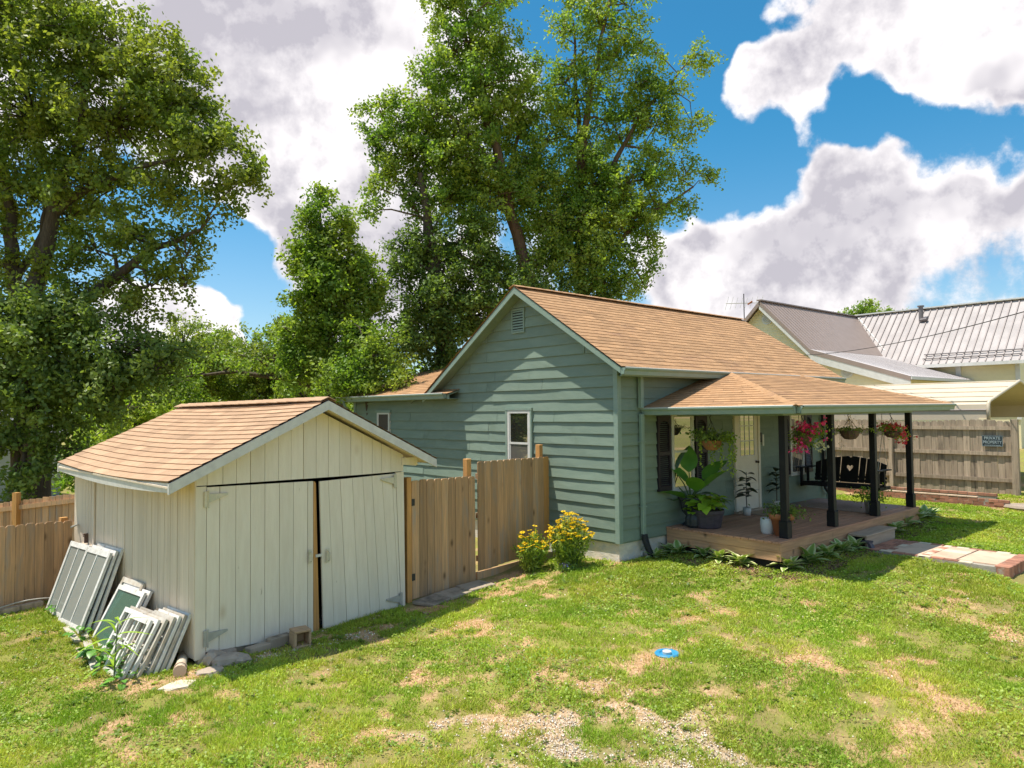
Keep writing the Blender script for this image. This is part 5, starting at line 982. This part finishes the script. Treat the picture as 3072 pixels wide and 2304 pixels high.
# ------------------------------------------------------------------ trees
def tree(name, label, base, limbs, lobes, mat, leaf=.13, per=46, dens=1., bark='bark', group=None, spread=.25, twig=True, seed=0, up=.5):
    """limbs: polylines [(point, radius), ...]; lobes: (centre, radius_h, radius_v, weight)"""
    global rng
    rng = np.random.default_rng(100+seed); rd = random.Random(seed)
    base = Vector(base); t_ = thing(name, label, 'tree' if 'shrub' not in name else 'shrub', base, 0, group)
    m = MB(); spine = []
    for L in limbs:
        pts = [Vector(p)-base for p, _ in L]; rad = [r_ for _, r_ in L]; fine = []; fr = []
        for i in range(len(pts)-1):
            for k in range(4):
                f = k/4; q = pts[i].lerp(pts[i+1], f); q += Vector((rd.gauss(0, .04), rd.gauss(0, .04), 0))*(1 if (i or k) else 0); fine.append(q); fr.append(rad[i]*(1-f)+rad[i+1]*f)
        fine.append(pts[-1]); fr.append(rad[-1]); m.tube(fine, fr, 9, cap=False); spine += list(zip(fine, fr))
    SP = np.array([tuple(p) for p, _ in spine]); SRr = np.array([r_ for _, r_ in spine])
    P = []; O = []
    for c, rh, rv, wt in lobes:
        c = np.array(Vector(c)-base); n = max(4, int(36*dens*wt*(rh*rh*rv)**.72))
        j = np.argmin(((SP-c)**2).sum(1)); hub = c+rng.normal(size=3)*.1
        if twig: a = Vector(SP[j]); b = Vector(hub); r_ = min(SRr[j]*.6, .035+.02*rh); m.tube([a, a.lerp(b, .5)+Vector((rd.gauss(0, .15), rd.gauss(0, .15), .12)), b], [r_, r_*.75, r_*.5], 6, cap=False)
        u_ = unit(n); rad = rng.random(n)**.42; K = c+u_*rad[:, None]*np.array([rh, rh, rv])
        for q, uu in zip(K, u_):
            if twig and rd.random() < .55:
                a = Vector(hub).lerp(Vector(q), .1); b = Vector(q); m.tube([a, a.lerp(b, .55)+Vector((rd.gauss(0, .12), rd.gauss(0, .12), .10)), b], [.022, .014, .006], 4, cap=False)
            k = max(6, int(per*1.8*rd.uniform(.5, 1.5))); ax = uu*.7+np.array([0, 0, -.15])+rng.normal(size=3)*.45; ax /= np.linalg.norm(ax); s_ = rng.uniform(-.5, .65, k)*spread*2.0
            P.append(q+ax*s_[:, None]+rng.normal(size=(k, 3))*spread*.42); O.append(np.repeat((uu*.5)[None], k, 0))
    P = np.concatenate(P); O = np.concatenate(O)
    m.build('trunk', bark, t_, smooth=True); leaves('crown', P, leaf*.86, mat, up, .58, O, t_)
    return t_
def lob(L, k0=None): return [(at(px, py, k), r_, (rv if rv else r_), wt) for px, py, k, r_, rv, wt in L]
def lim(L): return [(at(px, py, k), r_) for px, py, k, r_ in L]
# big oak on the left
ob = at(105, 1560, 17)
tree('oak_tree', 'huge spreading oak tree on the left behind the shed', ob,
  [lim([(105, 1580, 17, .40), (108, 1400, 17, .34), (95, 1180, 17, .28), (90, 1000, 17, .25)]), lim([(90, 1000, 17, .22), (40, 850, 17, .17), (25, 640, 17, .13), (-20, 350, 17, .07)]), lim([(95, 1010, 17, .24), (115, 820, 17, .20), (165, 640, 17, .15), (210, 480, 16.8, .10), (290, 180, 16.5, .05)]),
   lim([(100, 1020, 17, .18), (270, 890, 16.8, .14), (430, 760, 16.6, .09), (600, 690, 16.5, .04)]), lim([(165, 640, 17, .10), (280, 555, 16.8, .09), (420, 500, 16.6, .06), (560, 470, 16.5, .03)]), lim([(40, 850, 17, .10), (130, 700, 17.3, .08), (150, 520, 17.5, .06), (60, 200, 17.5, .03)])],
  lob([(40, 60, 17.2, 1.9, 1.5, .9), (230, 100, 16.8, 1.6, 1.2, .9), (400, 190, 16.5, 1.4, 1.2, .9), (120, 330, 17, 2.1, 1.6, .8), (340, 380, 16.6, 1.7, 1.3, .8), (560, 330, 16.4, 1.1, 1.0, .8), (500, 240, 16.4, 1.0, .9, .8), (600, 450, 16.4, 1.15, 1.0, .8), (680, 540, 16.3, .75, .55, .8), (740, 545, 16.3, .42, .32, .8), (520, 570, 16.5, 1.2, .8, .6), (690, 640, 16.3, .55, .4, .6), (300, 560, 16.8, 1.5, .8, .6), (80, 560, 17.3, 1.7, 1.0, .6),
       (560, 740, 16.5, .6, .45, .7), (440, 720, 16.6, 1.0, .7, .6), (300, 740, 16.8, 1.0, .7, .5), (540, 850, 16.5, .5, .4, .8), (450, 850, 16.6, .8, .5, .8), (420, 930, 16.6, .7, .5, .9), (300, 880, 16.7, .9, .5, .8), (180, 800, 17, .9, .6, .5), (-150, 350, 17, 2.6, 2.6, .5), (-120, 800, 17, 2, 2, .5), (220, 640, 17.5, 1.3, .8, .5)]),
  'leaf_oak', .135, 48, 1.05, seed=1)
tree('maple_tree', 'dark leafy tree hanging low at the left edge below the oak', at(30, 1560, 15.6), [lim([(30, 1560, 15.6, .14), (60, 1300, 15.5, .11), (110, 1000, 15.4, .06)]), lim([(40, 1500, 15.4, .09), (85, 1400, 15.3, .07), (60, 1330, 15.3, .04)])],
  lob([(60, 950, 15.5, 1.0, .7, 1.1), (200, 960, 15.5, 1.0, .7, 1.1), (60, 1110, 15.4, 1.0, .9, 1.1), (230, 1100, 15.4, 1.1, .9, 1.1), (370, 1060, 15.6, .9, .8, 1.0), (120, 1230, 15.3, 1.0, .7, 1.0), (290, 1210, 15.5, .8, .6, 1.0), (20, 1340, 15.2, .6, .5, .8), (450, 1130, 15.8, .7, .6, .9), (-80, 1150, 15.4, 1.3, 1.3, .8), (205, 1330, 15.8, .5, .5, .7), (510, 1060, 16, .5, .35, .7), (60, 1420, 15.2, .5, .4, .8), (160, 1390, 15.4, .45, .35, .7), (330, 1150, 15.3, .8, .6, 1.0), (130, 1020, 15.2, .9, .6, 1.0)]), 'leaf_blue', .14, 50, 1.15, seed=2)
# group behind the house
tree('ash_tree', 'tall leaning tree in the middle behind the house', at(1640, 1180, 22), [lim([(1640, 1300, 22, .34), (1625, 1000, 22, .26), (1600, 880, 22, .22), (1530, 640, 22, .17), (1470, 380, 22, .12), (1400, 60, 22, .05)]), lim([(1500, 520, 22, .10), (1420, 420, 22, .08), (1290, 300, 21.5, .04)]), lim([(1560, 740, 22, .11), (1500, 560, 22.4, .08), (1580, 340, 22.6, .05)]), lim([(1600, 900, 22, .12), (1420, 800, 21.6, .08), (1260, 650, 21.3, .05)])],
  lob([(1390, -40, 22, 1.2, 1.0, .8), (1330, 10, 22, .8, .7, .7), (1420, 120, 22, 1.3, .9, .9), (1500, 20, 22, .8, .7, .5), (1440, 260, 22, 1.7, 1.2, .9), (1300, 240, 21.7, .9, .7, .8), (1540, 200, 22.3, .8, .6, .7), (1250, 340, 21.5, 1.1, .8, .9), (1390, 420, 21.8, 1.6, 1.1, .8), (1140, 330, 21.3, .65, .55, .8), (1120, 430, 21.3, .6, .6, .8), (1220, 470, 21.4, .9, .7, .8), (1130, 560, 21.3, .6, .5, .7), (1520, 380, 22.3, 1.0, .8, .8), (1360, 600, 21.8, 1.5, 1.0, .8), (1500, 620, 22, 1.5, 1.1, .8), (1110, 640, 21.4, .35, .3, .7), (1230, 610, 21.4, .6, .4, .5), (1480, 130, 22.2, .9, .7, .9), (1560, 330, 22.4, .9, .8, 1.0), (1580, 480, 22.4, 1.0, .8, 1.0), (1440, 520, 21.6, 1.3, .9, 1.0), (1330, 480, 21.5, 1.1, .8, .9), (1550, 560, 22.2, 1.0, .8, 1.0), (1450, 330, 21.6, 1.2, .9, .9), (1370, 160, 21.8, 1.0, .8, .9), (1270, 430, 21.4, .9, .7, .9), (1190, 400, 21.3, .7, .6, .9), (1180, 520, 21.4, .7, .6, .8)]), 'leaf_mid', .135, 46, .95, bark='bark_brown', group='trees behind the green house', seed=3)
tree('poplar_tree', 'tall airy tree rising to the right behind the roof ridge', at(1760, 1180, 23), [lim([(1760, 1300, 23, .30), (1745, 1000, 23, .24), (1740, 700, 23, .18), (1750, 420, 23, .12), (1790, 180, 23, .07), (1830, -40, 23, .03)]), lim([(1740, 620, 23, .10), (1735, 350, 23.2, .07), (1720, 60, 23.3, .03)]), lim([(1745, 760, 23, .12), (1850, 470, 23, .08), (1930, 330, 23, .05), (2060, 190, 23, .02)]), lim([(1745, 900, 23, .10), (1880, 700, 23, .07), (2080, 560, 23, .03)])],
  lob([(1760, -20, 23, 1.0, .8, .85), (1880, 30, 23, .8, .7, .85), (1690, 90, 23, .7, .6, .85), (1830, 170, 23, .9, .7, .85), (1680, 250, 23, .8, .6, .85), (1770, 290, 23, .9, .7, .85), (1930, 130, 23, .6, .5, .85), (1980, 180, 23, .55, .45, .6), (2080, 175, 23, .55, .4, .7), (2110, 190, 23, .35, .25, .7), (1900, 260, 23, 1.0, .7, .7), (2010, 270, 23, .8, .6, .7), (1960, 390, 23, 1.2, .8, .7), (2080, 370, 23, .55, .4, .6), (1850, 420, 23.2, 1.0, .7, .6), (2100, 380, 23, .4, .3, .6), (1720, 440, 23, 1.0, .7, .6), (1640, 560, 22.8, 1.2, .9, .75), (1780, 580, 22.8, 1.3, .9, .8), (1930, 540, 23, 1.3, .8, .7), (2070, 520, 23, .7, .5, .7), (2130, 530, 23, .3, .25, .6), (1980, 640, 23, .9, .6, .7), (2060, 610, 23, .4, .35, .6), (1850, 680, 22.8, 1.3, .9, .8), (1700, 700, 22.5, 1.4, 1.0, .85), (1950, 730, 23, .6, .4, .6), (1900, 790, 23, .8, .6, .7), (1780, 830, 22.8, 1.2, .9, .8), (1930, 850, 23, .55, .4, .6), (1620, 800, 22.4, 1.3, 1.0, .85), (1640, 420, 22.8, .9, .8, .9), (1700, 340, 22.9, .8, .7, .8), (1760, 480, 22.8, 1.1, .8, .9), (1860, 560, 22.8, 1.2, .9, 1.0), (1740, 620, 22.5, 1.2, .9, 1.0), (1900, 640, 22.8, 1.1, .8, 1.0), (1800, 740, 22.5, 1.1, .9, 1.0), (1980, 480, 22.9, .9, .6, .9), (1670, 680, 22.4, 1.1, .9, 1.0), (1840, 860, 22.7, 1.0, .6, 1.0), (1600, 600, 22.5, 1.0, .8, 1.0), (1720, 780, 22.2, 1.2, .9, 1.0), (1900, 350, 23, .9, .6, .8), (1810, 380, 23, .8, .6, .7), (1640, 330, 22.6, .7, .6, .8), (1610, 200, 22.6, .5, .5, .6), (1800, 60, 23, .8, .7, .8), (1740, 180, 23, .8, .7, .8), (1870, 120, 23, .7, .6, .8), (1960, 300, 23, .8, .6, .9)]), 'leaf_mid', .13, 42, .95, bark='bark_brown', group='trees behind the green house', seed=4)
tree('ivy_tree', 'dense dark tree clad in ivy behind the gable', at(1420, 1180, 21), [lim([(1330, 1300, 21, .30), (1330, 1000, 21, .26), (1300, 760, 21, .18), (1260, 520, 21, .08)])],
  lob([(1250, 560, 21.2, .5, .9, .8), (1260, 760, 21, 1.0, .8, 1.1), (1190, 800, 20.8, .7, .6, .9), (1330, 880, 21, 1.2, 1.0, 1.3), (1230, 910, 20.8, .8, .7, 1.0), (1300, 1010, 20.8, 1.1, .9, 1.4), (1430, 960, 21, 1.1, .9, 1.2), (1460, 800, 21.3, 1.2, 1.0, 1.0), (1540, 880, 21.2, 1.0, .9, 1.1), (1400, 720, 21.3, 1.1, .9, .9), (1210, 1050, 20.6, .7, .6, 1.1), (1350, 1110, 20.8, .9, .6, 1.2), (1680, 900, 22, 1.0, .7, 1.0), (1800, 910, 22.5, .9, .6, .9)]), 'leaf_dark', .13, 50, 1.15, group='trees behind the green house', seed=5)
tree('young_tree', 'smaller separate tree with pointed top left of the tall group', at(1010, 1250, 20), [lim([(1010, 1290, 20, .16), (1000, 1120, 20, .13), (985, 950, 20, .09), (965, 780, 20, .06), (960, 620, 20, .03)]), lim([(1130, 900, 20.3, .03), (1080, 1000, 20.2, .06), (1020, 1080, 20, .09)])],
  lob([(960, 615, 20, .40, .35, .8), (945, 690, 20, .55, .45, .9), (1000, 740, 20, .75, .55, .9), (920, 800, 20, .55, .5, .9), (1060, 800, 20, .7, .55, .9), (980, 850, 20, .95, .7, .9), (1080, 900, 20.2, .6, .5, .8), (920, 920, 20, .6, .5, .9), (1010, 970, 20, .9, .6, .9), (940, 1020, 20, .7, .5, .9), (1120, 880, 20.3, .5, .4, .7), (1060, 1040, 20, .7, .5, .8), (930, 740, 20, .5, .45, .9), (1030, 680, 20, .5, .4, .8), (960, 800, 19.8, .7, .5, 1.0), (1000, 900, 19.8, .8, .6, 1.0), (1100, 820, 20.2, .45, .4, .8), (957, 580, 20, .22, .25, .9), (1000, 1100, 20, .8, .5, 1.0), (920, 1110, 20, .7, .5, 1.0), (1080, 1130, 20, .8, .5, 1.0), (880, 1070, 20, .5, .45, .9), (890, 990, 20, .5, .45, .9), (1110, 1000, 20, .6, .5, .9)]), 'leaf_mid', .14, 60, 1.45, group='trees behind the green house', seed=6)
tree('shrub_thicket', 'bright yellow-green bush below the trees, left of the house wing', at(1110, 1290, 18.5), [lim([(1110, 1290, 18.5, .08), (1100, 1100, 18.5, .05)])], lob([(1080, 1030, 18.6, .8, .6, 1.1), (1160, 1060, 18.4, .7, .6, 1.1), (1100, 1120, 18.4, .9, .6, 1.2), (1010, 1130, 18.6, .7, .5, 1.0), (1190, 1130, 18.2, .5, .45, 1.0)]), 'leaf_mid', .12, 46, 1.1, seed=7)
tree('arching_tree', 'low tree with a long bare arching limb behind the shed roof', at(1040, 1270, 22), [lim([(1040, 1290, 22, .20), (1000, 1190, 22, .16), (960, 1160, 22, .12), (860, 1135, 22, .09), (700, 1115, 22, .06), (560, 1130, 22, .03)])], lob([(860, 1020, 22, .8, .6, .9), (800, 1100, 22, .7, .4, .7), (900, 1090, 22, .8, .5, .8), (840, 960, 22, .35, .35, .7), (960, 1050, 22, .8, .6, .9), (680, 1090, 22, .6, .35, .7), (590, 1120, 22, .6, .35, .7), (920, 1180, 22, .9, .5, .8)]), 'leaf_mid', .13, 42, .9, seed=8)
for k, (px, py, dk, rh, mat_, lb_) in enumerate(((560, 1040, 27, 1.5, 'leaf_oak', 'pale bushy tree top behind the shed, left of the skyline gap'), (690, 1110, 31, 2.2, 'leaf_mid', 'sunlit yellow-green tree far behind the shed ridge'), (850, 1120, 30, 1.9, 'leaf_mid', 'bright distant tree under the arching limb'), (480, 1180, 25, 1.8, 'leaf_mid', 'leafy tree just above the left slope of the shed roof'), (610, 1060, 34, 2.0, 'leaf_oak', 'light green distant tree crown below the low cloud'), (400, 1230, 21, 1.2, 'leaf_bright', 'yellow-green sapling near the left end of the shed roof'), (300, 1330, 22, 1.2, 'leaf_mid', 'tree glimpsed above the left shed eave'), (960, 1140, 27, 1.6, 'leaf_mid', 'bright tree between the arching limb and the house wing'), (770, 1075, 28, 1.7, 'leaf_oak', 'mid-green tree filling the skyline right of the shed apex'), (890, 1050, 29, 1.5, 'leaf_mid', 'leafy tree just left of the pointed young tree'))):
    tree('background_tree', lb_, at(px, 1330, dk), [lim([(px, 1360, dk, .14), (px+6, (py+1250)/2, dk, .10), (px, py, dk, .05)])], lob([(px, py, dk, rh, rh*.8, .8), (px-45, py+60, dk+.5, rh*.8, rh*.7, .8), (px+50, py+70, dk+.3, rh*.8, rh*.7, .8), (px, py+130, dk, rh*.9, rh*.6, .8)]), mat_, .15, 40, .8, group='trees far behind the shed', seed=20+k)
tree('background_tree', 'rounded green tree crown showing over the neighbour roof', at(2600, 1150, 46), [lim([(2600, 1200, 46, .3), (2600, 960, 46, .15)])], lob([(2600, 945, 46, 1.3, .8, .9), (2530, 950, 46, .8, .5, .8), (2660, 950, 46, .9, .5, .8), (2710, 945, 46, .5, .35, .8), (2590, 925, 46, .7, .5, .9)]), 'leaf_mid', .2, 40, .9, seed=40)
# far wood closing the view on the left
rng = np.random.default_rng(77); P = []
for px in range(-500, 1750, 26):
    k = 48+12*rng.random(); c = np.array(at(px, 1215-70*rng.random(), k)); n = 260; P.append(c+rng.normal(size=(n, 3))*[1.1, 1.1, 1.3]-[0, 0, .8])
P = np.concatenate(P); lv = leaves('distant_woods', P, .42, 'leaf_mid', .5, .7, kind='stuff'); lv['label'] = 'far belt of woods closing the view behind the shed'; lv['category'] = 'woods'
# pale house glimpsed at the far left
q = at(-40, 1470, 24); PH = thing('pale_house', 'pale blue-grey house glimpsed through the trees at the left edge', 'house', (q.x, q.y, -.6), R(20)); m = MB(); m.box(-3.5, 2.4, 0, 5, 0, 2.5); m.build('wall', 'pale_wall', PH); m = MB(); m.prism([(-3.8, -.3, 2.5), (-3.8, 5.3, 2.5), (-3.8, 2.5, 4.2)], (6.5, 0, 0)); m.build('roof', 'grey_roof', PH); m = MB(); m.box(-1.5, -.6, -.03, -.005, .9, 2.0); m.build('window', 'pane', PH)

# ------------------------------------------------------------------ lawn: grass blades, clover, dry blades, gravel
rng = np.random.default_rng(55)
cxy = np.array([CAM.x, CAM.y]); f2d = np.array([math.cos(YAW), math.sin(YAW)]); r2d = np.array([math.sin(YAW), -math.cos(YAW)])
def scatter(n, d0, d1, pw=1.0, marg=1.08):      # points on the ground seen by the camera, depth d0..d1
    d = (d0**pw+rng.random(n)*(d1**pw-d0**pw))**(1/pw); s = (rng.random(n)*2-1)*d*.717*marg
    return cxy[0]+f2d[0]*d+r2d[0]*s, cxy[1]+f2d[1]*d+r2d[1]*s, d
def blocked(x, y):
    u_ = (x-SO.x)*SU.x+(y-SO.y)*SU.y; n_ = (x-SO.x)*SN.x+(y-SO.y)*SN.y
    b = (u_ > -.02) & (u_ < SW+.1) & (n_ > -.05) & (n_ < 4)
    b |= (x > -.0) & (x < 7.6) & (y > 0.) & (y < 9); b |= (x > DX0+.0) & (x < DX1) & (y > DY) & (y < .1); b |= (x > 3.44) & (x < 4.86) & (y > -4.72) & (y < -2.2); b |= (x > 3.25) & (y < -4.72) & (x < 9)
    b |= (x > 10.0) & (x < 10.3) & (y > -3) ; b |= (x > 12) | (y > 7); b |= ((x-BD.location.x)**2+(y-BD.location.y)**2) < .14**2
    b |= (y > 1.3+x*.18) & (x > -3.7) & (x < 0)
    return b
def blades(name, n, hgt, wid, mat, keep, label, d0=3.6, d1=19, pw=.9, lean=.55, wd=.00075):
    x, y, d = scatter(n, d0, d1, pw); g_, b_ = cover(x, y); k = ~blocked(x, y) & (rng.random(n) < keep(g_, b_, x, y)); x, y, d = x[k], y[k], d[k]; n = len(x); z = ter(x, y)+(fbm(x, y, 2.2, 3, 5)-.5)*.035
    tall = .45+1.1*fbm(x, y, 2.6, 4, 21); h_ = hgt*tall*rng.uniform(.6, 1.3, n); w_ = np.maximum(wid, wd*d)*rng.uniform(.7, 1.3, n); a = rng.random(n)*6.283; le = rng.normal(0, lean, (n, 2)); B = np.stack([x, y, z-.008], 1)
    sd = np.stack([np.cos(a), np.sin(a), 0*a], 1)*w_[:, None]; tip = B+np.stack([le[:, 0]*h_, le[:, 1]*h_, h_], 1)
    V = np.stack([B-sd, B+sd, tip], 1).reshape(-1, 3); tn = np.clip(rng.normal(1, .2, n)*(.75+.5*fbm(x, y, .8, 3, 33)), .4, 1.8)
    o = link(name, npmesh(name, V, np.arange(3*n).reshape(-1, 3), mat, tn), kind='stuff'); o['label'] = label; o['category'] = 'grass'; return o
NG = 1.0
blades('lawn_grass', int(1500000*NG), .042, .0034, 'grass', lambda g_, b_, x, y: np.clip(1.0-.85*g_-.92*b_, .03, 1)*np.clip((fbm(x, y, 4.5, 4, 71)-.33)*5.5, .08, 1), 'short mown green grass covering the yard')
blades('dry_grass', int(260000*NG), .032, .003, 'grass_dry', lambda g_, b_, x, y: np.clip(.22+.75*b_+.2*g_, 0, 1), 'dry straw coloured grass in the worn patches', lean=.9)
x, y, d = scatter(150000, 3.6, 16, .9); g_, b_ = cover(x, y); cl = fbm(x, y, 1.3, 4, 61); k = ~blocked(x, y) & (rng.random(len(x)) < np.clip((cl-.42)*5, 0.05, 1)*np.clip(1-.9*g_-.7*b_, .05, 1)); x, y = x[k], y[k]
o = leaves('clover', np.stack([x, y, ter(x, y)+.02+.02*rng.random(len(x))], 1), np.maximum(.026, .0030*d[k]), 'leaf_bright', 1.4, .9, kind='stuff'); o['label'] = 'small round clover leaves mixed into the lawn'; o['category'] = 'clover'
x, y, d = scatter(130000, 3.4, 11, .9); g_, b_ = cover(x, y); k = ~blocked(x, y) & (rng.random(len(x)) < np.clip(g_*.9+.25*blob(GRAV, x, y)**2+.010, 0, .8)); x, y, d = x[k], y[k], d[k]; n = len(x); s = np.maximum(.007, .0012*d)*rng.uniform(.6, 1.6, n); C = np.stack([x, y, ter(x, y)+s*.3], 1)
U = np.array([(1, 0, 0), (0, 1, 0), (-1, 0, 0), (0, -1, 0), (0, 0, .8), (0, 0, -.8)]); rot = rng.normal(size=(n, 6, 3))*.22; V = C[:, None]+(U[None]+rot)*s[:, None, None]
FF = np.array([(0, 1, 4), (1, 2, 4), (2, 3, 4), (3, 0, 4), (1, 0, 5), (2, 1, 5), (3, 2, 5), (0, 3, 5)]); F = (np.arange(n)[:, None, None]*6+FF[None]).reshape(-1, 3)
o = link('gravel', npmesh('gravel', V.reshape(-1, 3), F, 'gravel', np.repeat(np.clip(rng.normal(1, .25, n), .4, 1.6), 8)), kind='stuff'); o['label'] = 'pale gravel chips scattered through the thin lawn'; o['category'] = 'gravel'
# mulch in the bed
xs = np.concatenate([rng.uniform(.65, 1.3, 900), rng.uniform(.8, 3.6, 1500), rng.uniform(4.9, 7.4, 900)]); ys = np.concatenate([rng.uniform(-2.5, -.05, 900), rng.uniform(-2.75, -2.2, 1500), rng.uniform(-2.75, -2.2, 900)])
o = leaves('bed_mulch', np.stack([xs, ys, ter(xs, ys)+.022], 1), .045, 'mulch', 1.2, .5, kind='stuff'); o['label'] = 'brown mulch and dead leaves around the hostas'; o['category'] = 'mulch'

# broad-leaved weeds in the lawn
rng = np.random.default_rng(91); x, y, d = scatter(2600, 3.8, 15, 1.0); g_, b_ = cover(x, y); k = ~blocked(x, y) & (fbm(x, y, .7, 3, 81) > .46); x, y, d = x[k], y[k], d[k]; n = len(x); z = ter(x, y); V = []; nl = 9
sz = rng.uniform(.035, .085, n)*np.clip(d/9, .8, 1.4)
for j in range(nl):
    a = rng.random(n)*6.283; el = rng.uniform(.15, .75, n); ax = np.stack([np.cos(a)*np.cos(el), np.sin(a)*np.cos(el), np.sin(el)], 1); sd = np.stack([-np.sin(a), np.cos(a), 0*a], 1); L = (sz*rng.uniform(.7, 1.2, n))[:, None]; B = np.stack([x, y, z+.005], 1)
    V.append(np.stack([B, B+ax*L*.55+sd*L*.20, B+ax*L-[0, 0, .012], B+ax*L*.55-sd*L*.20], 1))
V = np.stack(V, 1).reshape(-1, 3); tn = np.repeat(np.clip(rng.normal(.9, .25, n), .4, 1.5), nl)
o = link('lawn_weeds', npmesh('lawn_weeds', V, np.arange(len(V)).reshape(-1, 4), 'leaf_mid', tn), kind='stuff'); o['label'] = 'broad-leaved weeds and plantains dotted through the lawn'; o['category'] = 'weeds'
